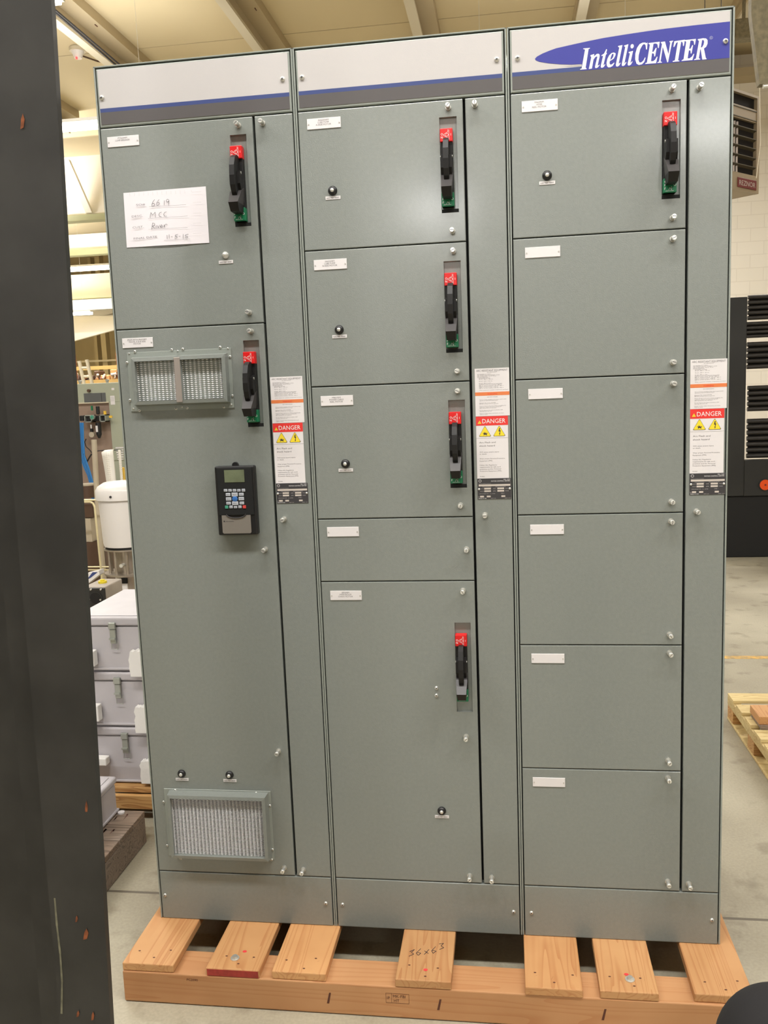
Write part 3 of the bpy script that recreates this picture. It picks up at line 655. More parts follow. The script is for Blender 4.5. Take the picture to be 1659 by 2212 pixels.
for i in range(13):
    t_ = PI * i / 12; q.append(((n0.x + n1.x) / 2 + math.cos(t_) * (n1.x - n0.x) / 2 * .93, -.0245, a.z - math.sin(t_) * (a.z - nb.z) * .86))
b.tube(q, .0013, 'handle_g', 8); b.build('keypad_grip_ridge', ld)
keys = [((360, 635, 427, 680), 'keyg', 0), ((440, 635, 507, 680), 'keyg', 0), ((520, 635, 587, 680), 'keyg', 0), ((600, 635, 664, 680), 'keyg', 0), ((680, 630, 746, 680), 'keyg', 0),
        ((395, 705, 482, 760), 'keyg', 0), ((498, 698, 615, 765), 'keyg', 0), ((632, 702, 720, 755), 'keyg', 0), ((398, 782, 498, 840), 'keyg', 0), ((626, 775, 726, 835), 'keyg', 0),
        ((405, 862, 492, 912), 'keyg', 0), ((508, 855, 625, 920), 'keyg', 0), ((642, 858, 728, 908), 'keyg', 0),
        ((382, 930, 445, 985), 'keyn', 0), ((460, 930, 525, 978), 'keyg', 0), ((540, 938, 604, 978), 'keyg', 0), ((620, 928, 682, 975), 'keyg', 0), ((698, 925, 762, 980), 'keyr', 0), ((510, 772, 612, 850), 'keyb', 1)]
for (q0, q1, q2, q3), mm, rnd in keys:
    a, c = hp_(q0, q1), hp_(q2, q3); b = MB(); c_ = Vector(((a.x + c.x) / 2, hy, (a.z + c.z) / 2))
    if rnd:
        b.lathe(c_, [((c.x - a.x) / 2, 0), ((c.x - a.x) / 2, .0012), ((c.x - a.x) / 2 - .0012, .0018), (0, .0018)], mm, 20, 'y')
    else:
        b.box(a.x, c.x, hy - .0015, hy, c.z, a.z, mm, .0008, 2)
        if mm == 'keyg': b.text('Esc', c_.x, c_.z - .0011, .0022, 'ink2', hy - .0017, 'C', w=(c.x - a.x) * .55)
    b.build('keypad_button', ld)
# ---- paper sheet taped on the upper left door
px0, px1, pz0, pz1 = .0558, .2728, 1.9445, 2.0796
b = MB(); Np = 14; g = []
for i in range(Np + 1):
    f = i / Np
    g.append([(px0 + (px1 - px0) * f, -.0012 - .002 * math.sin(PI * f) ** 2, pz0 + .0012 - .0012 * f), (px0 + .0018 + (px1 - px0 - .0018) * f, -.0008 - .001 * math.sin(PI * f) ** 2, pz1 - .001 + .0014 * f)])
b._add([v for r in g for v in r], [(2 * i, 2 * i + 2, 2 * i + 3, 2 * i + 1) for i in range(Np)], 'paper', True)
def pap(p, y=-.0042): q = at(250 + p[0] / 7.9, 390 + p[1] / 7.9, 'y', y); return q
def stroke(pts, w=.00085, m='ink2'):
    for a, c in zip(pts, pts[1:]):
        a, c = pap(a), pap(c); d = (c - a).normalized(); nn = Vector((-d.z, 0, d.x)) * w / 2; e = d * w * .3
        b._add([a - nn - e, c - nn + e, c + nn + e, a + nn - e], [(0, 1, 2, 3)], m)
def ptxt(s_, x, y_, h, w):
    q = pap((x, y_)); r = pap((x + 100, y_ - 9)); ux = (r - q).normalized(); uz = Vector((-ux.z, 0, ux.x))
    b.text(s_, 0, 0, h, 'ink', o=q, ux=ux, uz=uz, w=w)
for s_, x, y_, w in (('SO#', 350, 435, .0235), ('DESC.', 275, 632, .0290), ('CUST.', 290, 820, .0290), ('FINAL DATE', 308, 1008, .0620)): ptxt(s_, x, y_, .0050, w)
for x0_, y0_, x1_, y1_ in ((570, 448, 1200, 412), (550, 648, 1225, 605), (560, 832, 1225, 800), (825, 1022, 1270, 996)): stroke([(x0_, y0_), (x1_, y1_)], .0005, 'ink')
H = [[(662, 325), (630, 370), (615, 415), (622, 445), (650, 440), (665, 410), (652, 388), (625, 395)], [(740, 325), (708, 365), (695, 400), (702, 425), (728, 420), (745, 395), (735, 372), (705, 382)],
     [(828, 340), (824, 420)], [(908, 330), (880, 318), (862, 340), (868, 365), (890, 368), (908, 340), (900, 425)],
     [(585, 632), (600, 545), (630, 590), (672, 540), (678, 628)], [(782, 540), (750, 550), (735, 580), (745, 612), (778, 618)], [(865, 535), (832, 545), (818, 575), (828, 608), (870, 608)],
     [(612, 830), (630, 725), (665, 735), (660, 768), (625, 778), (668, 815)], [(690, 768), (686, 812)], [(708, 765), (725, 808), (748, 758)], [(760, 785), (795, 772), (785, 755), (765, 765), (762, 795), (785, 800), (808, 785)], [(822, 755), (828, 795), (832, 765), (858, 742), (880, 752)],
     [(875, 930), (878, 995)], [(910, 920), (912, 990)], [(945, 960), (968, 956)], [(1058, 922), (1018, 930), (1012, 952), (1042, 955), (1048, 975), (1022, 988), (1005, 980)], [(1080, 955), (1102, 950)], [(1150, 915), (1148, 985)], [(1240, 915), (1192, 928), (1188, 948), (1222, 952), (1226, 970), (1200, 982), (1180, 975)]]
for h in H: stroke(h)
for x0_ in range(240, 1240, 78): stroke([(x0_, 225 - x0_ * .05), (x0_ + 4, 280 - x0_ * .05)], .0004, 'plate')
stroke([(1290, 170), (1300, 200), (1460, 190)], .0004, 'plate')
for y_ in (375, 560, 730, 905): stroke([(1320, y_), (1460, y_ - 8)], .0004, 'plate')
tag(b.build('paper_note'), 'white paper job sheet with handwriting taped on the upper left cabinet door', 'paper')
# ------------------------------------------------------------------ pallet under the cabinet
pal = Thing('shipping_pallet', (.766, .257, 0), 'new pine pallet under the grey cabinet, front plank marked with handwriting', 'pallet')
DT = .022
bds = [(-.023, .117, -.199), (.205, .347, -.201), (.379, .520, -.199), (.697, .837, -.203), (1.018, 1.156, -.205), (1.197, 1.335, -.202), (1.418, 1.556, -.195)]
for i, (x0, x1, y0) in enumerate(bds):
    b = MB(); b.box(x0, x1, y0, .714, BZ - DT, BZ - .0005, 'pine', .0025)
    for q in range(3): b.cyl((x0 + (.03, .11, .07)[q] + random.uniform(-.01, .01), y0 + (.045, .05, .02)[q] + random.uniform(-.006, .006), BZ - .001), (x0 + (.03, .11, .07)[q], y0 + .045, BZ + .0001), .0001, 'nail', 6)
    for q in range(3):
        nx, ny = x0 + (.03, .108, .072)[q] + random.uniform(-.012, .012), y0 + (.05, .055, .022)[q] + random.uniform(-.006, .006)
        b._add([(nx + .0035 * math.cos(t_ * PI / 4), ny + .0022 * math.sin(t_ * PI / 4), BZ) for t_ in range(8)], [tuple(range(8))], 'nail')
    if i == 1: b.box(x0 + .003, x1 - .003, y0 - .0006, y0, BZ - DT + .001, BZ - .003, 'endred')
    if i in (1, 3, 5):
        mx, my = {1: (.287, -.128), 3: (.770, -.162), 5: (1.267, -.138)}[i]
        b._add([(mx + .006 * math.cos(t_ * PI / 4), my + .005 * math.sin(t_ * PI / 4), BZ + .0001) for t_ in range(8)], [tuple(range(8))], 'redmark')
    o = pal.part(b, 'deck_board')
    if i == 3:
        b = MB()
        W36 = [[(-50, 6), (-38, 10), (-45, 3), (-38, -2), (-50, -6)], [(-22, 10), (-32, 0), (-26, -7), (-20, -2), (-29, 1)], [(-12, 3), (0, -6)], [(0, 5), (-11, -7)], [(16, 10), (7, 0), (12, -7), (19, -2), (9, 1)], [(24, 16), (36, 16), (30, 10), (38, 4), (27, 1)]]
        for h in W36:
            for (xa, ya), (xc, yc) in zip(h, h[1:]):
                p = Vector((.772 + xa * .001, -.088 + ya * .0016 + xa * .0003, BZ + .0001)); q = Vector((.772 + xc * .001, -.088 + yc * .0016 + xc * .0003, BZ + .0001)); d = (q - p).normalized(); nn = Vector((-d.y, d.x, 0)) * .0008
                b._add([p - nn, q - nn, q + nn, p + nn], [(0, 1, 2, 3)], 'ink2')
        b.build('handwriting', o)
    if i in (1, 5):
        bx, by = {1: (.270, -.158), 5: (1.273, -.157)}[i]; b = MB()
        b.cyl((bx, by, BZ), (bx, by, BZ + .002), .0115, 'steel', 20); b.cyl((bx, by, BZ + .002), (bx, by, BZ + .0075), .0072, 'steel2', 6, False); b.build('lag_bolt', o)
for j, y0 in enumerate((-.202, .21, .615)):
    b = MB(); b.box(-.023, 1.556, y0, y0 + .098, .002, BZ - DT - .0005, 'pine2', .003)
    if j == 0:
        yy = y0 - .0004; x_, z_ = .672, .044
        for q in ((x_, x_ + .058, z_ - .002, z_ - .0014), (x_, x_ + .058, z_ + .024, z_ + .0246), (x_, x_ + .0006, z_ - .002, z_ + .0246), (x_ + .058, x_ + .0586, z_ - .002, z_ + .0246), (x_ + .014, x_ + .0146, z_ - .002, z_ + .0246)): b.box(q[0], q[1], yy, y0, q[2], q[3], 'nail')
        b.text('MK-FBI', x_ + .018, z_ + .013, .008, 'nail', yy); b.text('HT', x_ + .020, z_ + .001, .008, 'nail', yy); b.text('IP', x_ + .003, z_ + .008, .008, 'nail', yy)
        b.text('PC2090', .152, .070, .007, 'nail', yy)
        for kx in (.52, .80, 1.2): b._add([(kx, yy, .03), (kx + .006, yy, .03), (kx + .012, yy, .06), (kx + .007, yy, .06)], [(0, 1, 2, 3)], 'nail')
    pal.part(b, 'stringer')
# ------------------------------------------------------------------ steel mast at the left edge
mast = Thing('lift_mast', (.30, -.98, 0), 'dark chipped steel upright standing close at the left edge of the view', 'steel post')
def my(z): return -1.03 + .0605 * z          # leans slightly away at the top
def mprism(b, pts, m, z0=.0, z1=2.9):
    A = [Vector((x, y + my(z0), z0)) for x, y in pts]; Bp = [Vector((x, y + my(z1), z1)) for x, y in pts]
    n = len(A); tr = tessellate_polygon([[Vector((x, y, 0)) for x, y in pts]])
    b._add(A + Bp, list(tr) + [tuple(n + i for i in t) for t in tr] + [(i, (i + 1) % n, n + (i + 1) % n, n + i) for i in range(n)], m)
def xl_at(z, q=[]):
    if not q:
        for u, v in ((67.5, 1500), (128, 2208)):
            p = at(u, v, 'y', -.97); p = at(u, v, 'y', my(p.z)); q.append(p)
    return q[0].x + (q[1].x - q[0].x) * (z - q[0].z) / (q[1].z - q[0].z)
def mbar(b, f0, f1, y0, y1, m, z0=0.0, z1=2.9):
    """upright strip whose two edges follow f0(z), f1(z)"""
    vs = []
    for z in (z0, z1): vs += [(f0(z), my(z) + y0, z), (f1(z), my(z) + y0, z), (f1(z), my(z) + y1, z), (f0(z), my(z) + y1, z)]
    b._add(vs, [(0, 3, 2, 1), (4, 5, 6, 7), (0, 1, 5, 4), (1, 2, 6, 5), (2, 3, 7, 6), (3, 0, 4, 7)], m)
b = MB(); mbar(b, xl_at, lambda z: .358, 0, .012, 'mast')
for u, v, w, h in ((48, 262, .004, .011), (186, 1745, .003, .012), (165, 1985, .0025, .006), (185, 2018, .005, .010), (200, 2195, .003, .008), (168, 2190, .003, .006)):
    p = at(u, v, 'y', -.97); p = at(u, v, 'y', my(p.z) - .0003)
    b.poly([(p.x - w, p.y, p.z - h), (p.x + w * .3, p.y, p.z - h * .8), (p.x + w, p.y, p.z + h * .2), (p.x + w * .5, p.y, p.z + h), (p.x - w * .4, p.y, p.z + h * .3)], 'rust')
q = []
for u, v in ((118, 1940), (123, 2000), (130, 2060), (134, 2120), (133, 2190)):
    p = at(u, v, 'y', -.985); p = at(u, v, 'y', my(p.z) - .0003); q.append(p)
for a, c in zip(q, q[1:]): b._add([a - Vector((.0014, 0, 0)), a + Vector((.0014, 0, 0)), c + Vector((.0018, 0, 0)), c - Vector((.0018, 0, 0))], [(0, 1, 2, 3)], 'scratch')
mast.part(b, 'outer_channel')
b = MB(); mbar(b, lambda z: xl_at(z) - .045, lambda z: xl_at(z) - .0005, .022, .034, 'mast')
for v, w, h in ((1520, .004, .012), (1655, .003, .009), (1680, .002, .006)):
    p = at(66, v, 'y', -.97); xx = xl_at(p.z) - .008; yy = my(p.z) + .0217; b.poly([(xx - w, yy, p.z - h), (xx + w, yy, p.z - h * .4), (xx + w * .4, yy, p.z + h), (xx - w * .6, yy, p.z + h * .6)], 'rust')
mast.part(b, 'inner_channel')
b = MB(); mbar(b, lambda z: xl_at(z) - .30, lambda z: xl_at(z) - .0455, .06, .07, 'mast'); mast.part(b, 'back_plate')
b = MB(); b.box(.07, .40, -1.06, -.86, 0, .02, 'mast', .004); mast.part(b, 'foot_plate')
# ------------------------------------------------------------------ black domed bin, bottom right
b = MB(); q = at(1692, 2280, 'y', -1.25); rr = (at(1842, 2280, 'y', -1.25) - q).length
prof = [(0, 0), (rr + .03, 0), (rr + .03, .012), (rr, .02), (rr, q.z)] + [(rr * math.cos(t_ * PI / 24), q.z + rr * math.sin(t_ * PI / 24)) for t_ in range(1, 13)]
b.lathe((q.x, -1.25, 0), prof, 'bin', 48); tag(b.build('bollard'), 'black round topped post cut off by the bottom right corner', 'post')
# ------------------------------------------------------------------ shell
b = MB(); b.box(-22, 14, -22, 30, -.1, 0, 'conc'); struct(b, 'floor')
CH = 6.35
b = MB(); b.box(-22, 14, -22, 30, CH, CH + .1, 'ceil')
for y_ in (1.9, 2.0, 3.6, 5.2, 7.1, 8.4, 10.2): b.box(-22, 14, y_, y_ + .015, CH - .004, CH, 'purlin2')
struct(b, 'ceiling')
YW = 12.6
b = MB(); b.box(-.3, 14, YW, YW + .2, 0, CH, 'block'); struct(b, 'wall_back')
b = MB(); b.box(-22, 14, 29, 29.2, 0, CH, 'wallt'); struct(b, 'wall_far')
b = MB(); b.box(-22.2, -22, -22, 29, 0, CH, 'wallt'); struct(b, 'wall_left')
b = MB(); b.box(14, 14.2, -22, YW, 0, CH, 'block'); struct(b, 'wall_right')
b = MB(); b.box(-22, 14, -22.2, -22, 0, CH, 'wallt'); struct(b, 'wall_front')
nt = 1
for x_ in (-10.4, -8.35, -6.3, -4.27, -2.2, -.1, 1.94, 3.98, 6.0, 8.1):
    b = MB(); b.box(x_, x_ + .12, -21, 12.5, 6.0, 6.04, 'purlin'); b.box(x_ + .05, x_ + .07, -14, 12.5, 6.04, CH, 'purlin2'); b.box(x_ + .02, x_ + .30, -14, 12.5, 6.22, CH, 'purlin2')
    for k in range(14): b.box(x_ + .24, x_ + .25, -12 + k * 1.75, -11.93 + k * 1.75, 6.212, 6.22, 'nail')
    struct(b, 'trim_%d' % nt); nt += 1
# right corner of ceiling: tan liner darkening towards a lower soffit above the block wall
b = MB(); zz = at(1610, 166, 'y', YW - .3).z; b.box(-.3, 14, YW - .35, YW, zz, zz + .12, 'purlin2'); struct(b, 'trim_%d' % nt); nt += 1
# white deep girders left of the cabinet
def girder(y, vt, vb, fh, uref=190, x0=-20, x1=-1.0, brace=None):
    global nt
    zt, zb = (CH if vt is None else at(uref, vt, 'y', y).z), at(uref, vb, 'y', y).z
    b = MB(); b.box(x0, x1, y, y + .03, zb, zt, 'girder'); b.box(x0, x1, y - .12, y + .12, zb - fh, zb, 'gflange')
    if brace:
        p, q = at(brace[0], brace[1], 'y', y - .5), at(brace[2], brace[3], 'y', y - .05)
        d = Vector((.12, 0, 0)); b.loft([[p, p + d, p + d + Vector((0, .08, 0)), p + Vector((0, .08, 0))], [q, q + d, q + d + Vector((0, .08, 0)), q + Vector((0, .08, 0))]], 'girder', False)
    struct(b, 'trim_%d' % nt); nt += 1
girder(13.6, 336, 466, .10, brace=(134, 345, 185, 460))
girder(17.0, 505, 540, .12)
girder(20.5, 592, 645, .02)
b = MB(); y_ = 20.2
zt, zb = at(200, 646, 'y', y_).z, at(200, 669, 'y', y_).z
b.box(-20, -1, y_, y_ + .3, zb, zt, 'steel2'); struct(b, 'trim_%d' % nt); nt += 1
# sloping white soffit behind
b = MB(); p = [at(150, 683, 'y', 22), at(260, 683, 'y', 22), at(260, 709, 'y', 22), at(150, 739, 'y', 22)]
dx = (p[1] - p[0]); P = [p[0] - dx * 3, p[1] + dx * 3, p[2] + (p[2] - p[3]) * 3, p[3] - (p[2] - p[3]) * 3]
b.prism([tuple(v) for v in P], (0, .12, 0), 'girder'); struct(b, 'trim_%d' % nt); nt += 1
# columns and rail on the far wall
for u0, u1, y_ in ((207, 213, 27), (222, 232, 26)):
    a, c = at(u0, 780, 'y', y_), at(u1, 780, 'y', y_); b = MB(); b.box(a.x, c.x, y_, y_ + .3, 0, CH, 'wallt'); struct(b, 'trim_%d' % nt); nt += 1
a, c = at(180, 779, 'y', 25.9), at(180, 783, 'y', 25.9); b = MB(); b.box(-18, -2, 25.9, 26, c.z, a.z, 'purlin'); struct(b, 'trim_%d' % nt); nt += 1
# yellow floor line
a = at(1600, 1419.5, 'z', 0); b = MB(); b.box(1.2, 9, a.y - .03, a.y + .02, .0, .001, mat('floor_line_yellow', (216, 170, 84), .7, c2=(160, 140, 100), vscale=30)); struct(b, 'trim_%d' % nt); nt += 1
# ------------------------------------------------------------------ lights
def fixture(x, y, z, L, w, label, group=None, power=None, name='fluorescent_fixture', up=.22, side=0):
    t = Thing(name, (x, y, z), label, 'ceiling light', group)
    b = MB(); b.box(x - L / 2, x + L / 2, y - w / 2, y + w / 2, z + .05, z + .085, 'lamph', .004)
    for sx in (-.35, .35): b.cyl((x + sx * L, y, z + .12), (x + sx * L, y, CH), .002, 'lamph', 5)
    t.part(b, 'housing')
    for k in (-1, 1): b = MB(); b.cyl((x - L / 2 + .02, y + k * w / 4, z + .025), (x + L / 2 - .02, y + k * w / 4, z + .025), .022 if y < 14 else .04, 'tube', 12); t.part(b, 'lamp_tube')
    if power:
        ld_ = bpy.data.lights.new('lamp', 'AREA'); ld_.shape = 'RECTANGLE'; ld_.size = L; ld_.size_y = w; ld_.energy = power; ld_.color = (1, .99, .985)
        lo = bpy.data.objects.new('lamp', ld_); COL.objects.link(lo); lo.parent = t.e; lo.location = (0, 0, -.02)
        lu = bpy.data.lights.new('lamp_upward', 'AREA'); lu.shape = 'RECTANGLE'; lu.size = L; lu.size_y = w; lu.energy = power * up; lu.color = ld_.color
        lo = bpy.data.objects.new('lamp_upward', lu); COL.objects.link(lo); lo.parent = t.e; lo.location = (0, 0, .14); lo.rotation_euler.x = PI
    if side:      # added area lamp facing the doors, makes soft glints on their paint
        lu = bpy.data.lights.new('lamp_side', 'AREA'); lu.shape = 'RECTANGLE'; lu.size = L * .5; lu.size_y = .14; lu.energy = side; lu.color = (1, .99, .985)
        lo = bpy.data.objects.new('lamp_side', lu); COL.objects.link(lo); lo.parent = t.e; lo.location = (0, .19, .02); lo.rotation_euler.x = PI / 2
    return t
p = at(168, 270, 'y', 8.5); fixture(p.x, 8.5, p.z - .05, 2.4, .30, 'nearest bright fluorescent fitting hanging left of the cabinet top', power=260)
p = at(190, 577, 'y', 16.0); fixture(p.x, 16.0, p.z - .05, 2.2, .30, 'fluorescent fitting below the second white girder at the left', power=260)
p = at(150, 678, 'y', 20.0); q = at(199, 678, 'y', 20.0); fixture(q.x - .75, 20.0, p.z - .03, 1.5, .2, 'small far fluorescent fitting under the grey joist band', power=120)
p = at(126, 10, 'y', 6.4); q = at(134, 20, 'y', 6.4); fixture(q.x - .62, 6.4, p.z + .02, 1.2, .25, 'fluorescent fitting cut off by the top left of the view beside the steel upright', power=150)
for x_, y_, v_ in ((-8.6, 12.7, 500), (-11.0, 16.4, 535), (-13.2, 19.6, 640)):  # unseen lamps added behind the upright, mostly upward, to whiten the girders
    fixture(x_, y_, at(150, v_, 'y', y_).z, 2.4, .3, 'unseen fluorescent fitting added behind the steel upright to brighten the white girders', 'unseen fittings added behind the steel upright', power=(170 if y_ < 14 else 420), up=2.2)
# far rows inferred from door glints; unseen overhead and side fittings added for brightness
for i, (x_, y_, z_, P, sd) in enumerate(((-2.2, -1.55, 4.9, 175, 0), (.75, -1.55, 4.9, 205, 0), (3.7, -1.55, 4.9, 175, 0), (-4.8, -8, 5.3, 60, 0), (0, -8, 5.3, 60, 0), (4.3, -12.7, 5.3, 60, 170),
        (-4.8, -17, 5.3, 60, 240), (-.4, -17.5, 5.3, 60, 240), (8.0, .8, 5.3, 180, 0), (5.2, 7.0, 5.3, 240, 0), (-3.4, 3.2, 5.3, 210, 0), (1.6, 9.0, 5.3, 300, 0))):
    fixture(x_, y_, z_, 2.4, .35, 'unseen fluorescent fitting placed outside the picture for its light', 'fittings behind and beside the photographer', power=P, side=sd, up=.03 if x_ == 1.6 else .22)
# ------------------------------------------------------------------ detector on the ceiling
p = at(168, 113, 'y', 6.2); p = at(168, 113, 'z', CH - .06); t = Thing('smoke_detector', (p.x, p.y, CH), 'round pale detector with a red light on the ceiling at the upper left', 'detector')
b = MB(); b.cyl((p.x, p.y, CH - .005), (p.x, p.y, CH - .05), .11, 'purlin', 24); b.cone((p.x, p.y, CH - .05), (p.x, p.y, CH - .14), .085, .05, 'whitep', 24); t.part(b, 'body')
q = at(168, 134, 'y', p.y - .05); b = MB(); b.cyl((p.x, p.y - .05, CH - .14), (p.x, p.y - .05, CH - .165), .014, 'rednose', 10); t.part(b, 'led')
b = MB(); a, c = at(178, 121, 'z', CH - .03), at(243, 137, 'z', CH - .03); b.tube([a, (a * .5 + c * .5) + Vector((0, 0, -.02)), c], .012, 'brown'); t.part(b, 'cable')
# two cables along the leftmost purlin
for k, (a, c) in enumerate((((124, 31), (245, 136)), ((127, 28), (254, 136)))):
    a, c = at(*a, 'z', 5.9), at(*c, 'z', 5.9); b = MB(); b.tube([a - (c - a) * .6, a, c, c + (c - a) * .8], .012, 'ink2')
    tag(b.build('overhead_cable'), 'one of two thin dark cables running together under the ceiling at the upper left', 'cable', 'pair of overhead cables')
# ------------------------------------------------------------------ right background
# unit heater
A_, C_ = at(1578, 300, 'y', 5.4), at(1641, 300, 'y', 5.72)
zt = at(1588, 196, 'y', 5.5).z; zb = at(1588, 411, 'y', 5.5).z
ang = math.atan2(C_.y - A_.y, C_.x - A_.x); W_ = math.hypot(C_.x - A_.x, C_.y - A_.y)
t = empty('unit_heater', (A_.x, A_.y, zb), 'tan hanging unit heater with louvres and a dark red badge', 'heater', rz=ang)
Hh = zt - zb
b = MB(); b.box(0, W_, .04, .55, 0, Hh, 'heat', .004); b.box(0, .02, 0, .04, 0, Hh, 'heat'); b.box(W_ - .045, W_, 0, .04, 0, Hh, 'heat'); b.box(.02, W_ - .045, 0, .04, Hh - .02, Hh, 'heat'); b.box(.02, W_ - .045, 0, .04, 0, .135, 'heat')
b.box(.02, W_ - .045, .03, .041, .135, Hh - .02, 'hvoid'); b.box(.02, W_ - .045, .005, .04, Hh - .21, Hh - .11, 'heat')
b.cyl((.1, .3, Hh), (.1, .3, CH - zb), .003, 'ink2', 8); b.cyl((W_ - .1, .3, Hh), (W_ - .1, .3, CH - zb), .003, 'ink2', 8); b.build('housing', t)
for k in range(7):
    b = MB(); z_ = .20 + k * .072; b.obox((.02, 0, z_), (W_ - .065, 0, 0), (0, .03, -.012), (0, 0, .005), 'louv'); b.build('louvre', t)
for k in range(3):
    b = MB(); b.cyl((.055 + k * .043, .03, .14), (.055 + k * .043, .03, Hh - .23), .012, 'tubes', 10); b.build('heat_exchanger_tube', t)
b = MB(); b.box(W_ * .25, W_ - .045, -.006, 0, .022, .098, 'hred', .002); b.text('REZNOR', (W_ * 1.25 - .045) / 2, .040, .040, 'cream', -.0065, 'C', w=(W_ * .75 - .045) * .86); b.build('badge', t)
# hanging metal guide and its cord
b = MB(); a, c = at(1623, 30, 'y', 3.0), at(1641, 182, 'y', 3.0)
P = [(a.x - .03, 3.0, CH), (a.x + .5, 3.0, CH), (c.x + .5, 3.0, c.z), (c.x, 3.0, c.z), (a.x, 3.0, a.z)]
tg = Thing('door_track', (c.x + .2, 3.0, c.z), 'brown galvanised guide rail hanging down at the top right corner', 'overhead track')
b.prism(P, (0, .06, 0), 'galv'); tg.part(b, 'guide_plate')
b = MB(); q = at(1648, 187, 'y', 2.99); b.cyl((q.x, 2.99, q.z), (q.x + .14, 2.99, q.z + .005), .011, 'steel', 12); tg.part(b, 'bottom_bolt')
b = MB(); b.tube([at(1641, 190, 'y', 2.98), at(1642, 260, 'y', 2.98), at(1643, 310, 'y', 2.98), at(1638, 350, 'y', 2.98), at(1634, 385, 'y', 2.98)], .0022, 'purlin', 6); tg.part(b, 'pull_cord')
# dark conduit fitting at the beam end
b = MB(); q = at(1606, 68, 'y', 9.5); b.box(q.x - .12, q.x + .16, 9.4, 9.6, q.z - .1, q.z + .12, 'galv', .02); b.cyl((q.x, 9.5, q.z), (q.x, 9.5, CH), .02, 'galv', 8); b.cyl((q.x + .1, 9.5, q.z + .02), (q.x + .6, 9.5, q.z + .05), .015, 'galv', 8)
tag(b.build('junction_box'), 'small dark box under the sloping beam right of the cabinet top', 'electrical box')
# black rack machine
yr = 5.6
def rx(u, v=900): return at(u, v, 'y', yr)
t = Thing('black_rack', (3.4, yr + .4, 0), 'tall black steel rack with rows of black bars right of the cabinet', 'machine')
b = MB(); q0, q1 = rx(1570, 640), rx(1607, 640); q2 = rx(1590, 1073)
zt = rx(1595, 642).z; zm = rx(1600, 1072).z
xl_, xr_ = q0.x, rx(1612, 800).x
b.box(xl_, xr_, yr, yr + .1, zm, zt, 'blackr', .006); t.part(b, 'side_post')
b = MB(); b.box(xr_, 6.2, yr, yr + .1, zm, rx(1630, 994).z, 'blackr', .004); t.part(b, 'lower_panel')
b = MB(); b.box(xl_ - .12, 6.2, yr + .02, yr + .9, 0, zm - .002, 'deepblk', .01); t.part(b, 'base_cabinet')
b = MB(); b.box(5.9, 6.1, yr, yr + .1, zm, zt, 'blackr'); t.part(b, 'side_post')
for v0, v1, n, uo in ((636, 692, 5, 1615), (694, 731, 4, 1611), (738, 799, 5, 1615), (833, 891, 5, 1618), (905, 993, 7, 1618)):
    for k in range(n):
        za, zb2 = rx(1630, v0 + (v1 - v0) * k / n).z, rx(1630, v0 + (v1 - v0) * (k + .82) / n).z
        b = MB(); x0 = rx(uo).x; b.cyl((x0, yr + .06, (za + zb2) / 2), (5.95, yr + .06, (za + zb2) / 2), (za - zb2) / 2, 'blackb', 12)
        for q in range(3): b.box(x0 + random.uniform(.02, 2.4), x0 + 2.5, yr + .06, yr + .061, (za + zb2) / 2, (za + zb2) / 2 + .001, 'blackb')
        t.part(b, 'bar')
    zz0, zz1 = rx(1630, v1).z, rx(1630, v0).z
    b = MB(); b.box(rx(uo).x + .02, 5.95, yr + .1, yr + .11, zz0 + .01, zz1 - .01, 'blackr'); t.part(b, 'backing_plate')
q = rx(1652, 1047); b = MB(); b.cyl((q.x, yr, q.z), (q.x, yr - .012, q.z), .052, 'blackr', 28); b.cyl((q.x, yr - .012, q.z), (q.x, yr - .018, q.z), .044, 'refl', 28); b.cyl((q.x, yr - .018, q.z), (q.x, yr - .022, q.z), .008, 'hred', 10); t.part(b, 'orange_reflector')
# pallet on the right with offcuts
X0 = 1.977
def rp(u, v): return at(u, v, 'x', X0)
zt = rp(1600, 1530).z
t = Thing('wooden_pallet', (2.5, 1.3, 0), 'pale wooden pallet on the floor right of the cabinet', 'pallet')
q = at(1579, 1497, 'z', .125); ya = q.y
TZp = .125
for k in range(7):
    b = MB(); y1_ = ya - k * .145; b.box(X0 + .0, 3.0, y1_ - .10, y1_, TZp - .014, TZp, 'palew', .0015); t.part(b, 'deck_board')
for xx in (X0, 2.47, 2.96):
    b = MB(); b.box(xx, xx + .035, ya - 1.0, ya, TZp - .052, TZp - .0145, 'palew', .002); t.part(b, 'stringer')
for xx in (X0, 2.45, 2.94):
    for yy in (ya - .10, ya - .44, ya - 1.0):
        b = MB(); b.box(xx, xx + .06, yy, yy + .095, .0145, TZp - .0525, 'orwood', .002); t.part(b, 'block')
b = MB(); b.box(X0 - .0, X0 + .09, ya - 1.0, ya, .001, .014, 'palew', .002); t.part(b, 'bottom_board')
b = MB(); b.box(2.91, 3.0, ya - 1.0, ya, .001, .014, 'palew', .002); t.part(b, 'bottom_board')
# offcut stack on it
a = at(1620, 1527, 'z', TZp + .04); c = at(1631, 1570, 'z', TZp)
b = MB(); b.box(a.x, a.x + .5, a.y - .14, a.y, TZp + .016, TZp + .050, 'pine', .002); tag(b.build('wood_offcut'), 'thick brown wood offcut, upper of two on the pale pallet', 'plank')
b = MB(); b.box(a.x + .003, a.x + .52, a.y - .155, a.y - .01, TZp + .0005, TZp + .0155, 'oldwood', .001); tag(b.build('wood_offcut'), 'thin grey-brown board, lower of two on the pale pallet', 'plank')
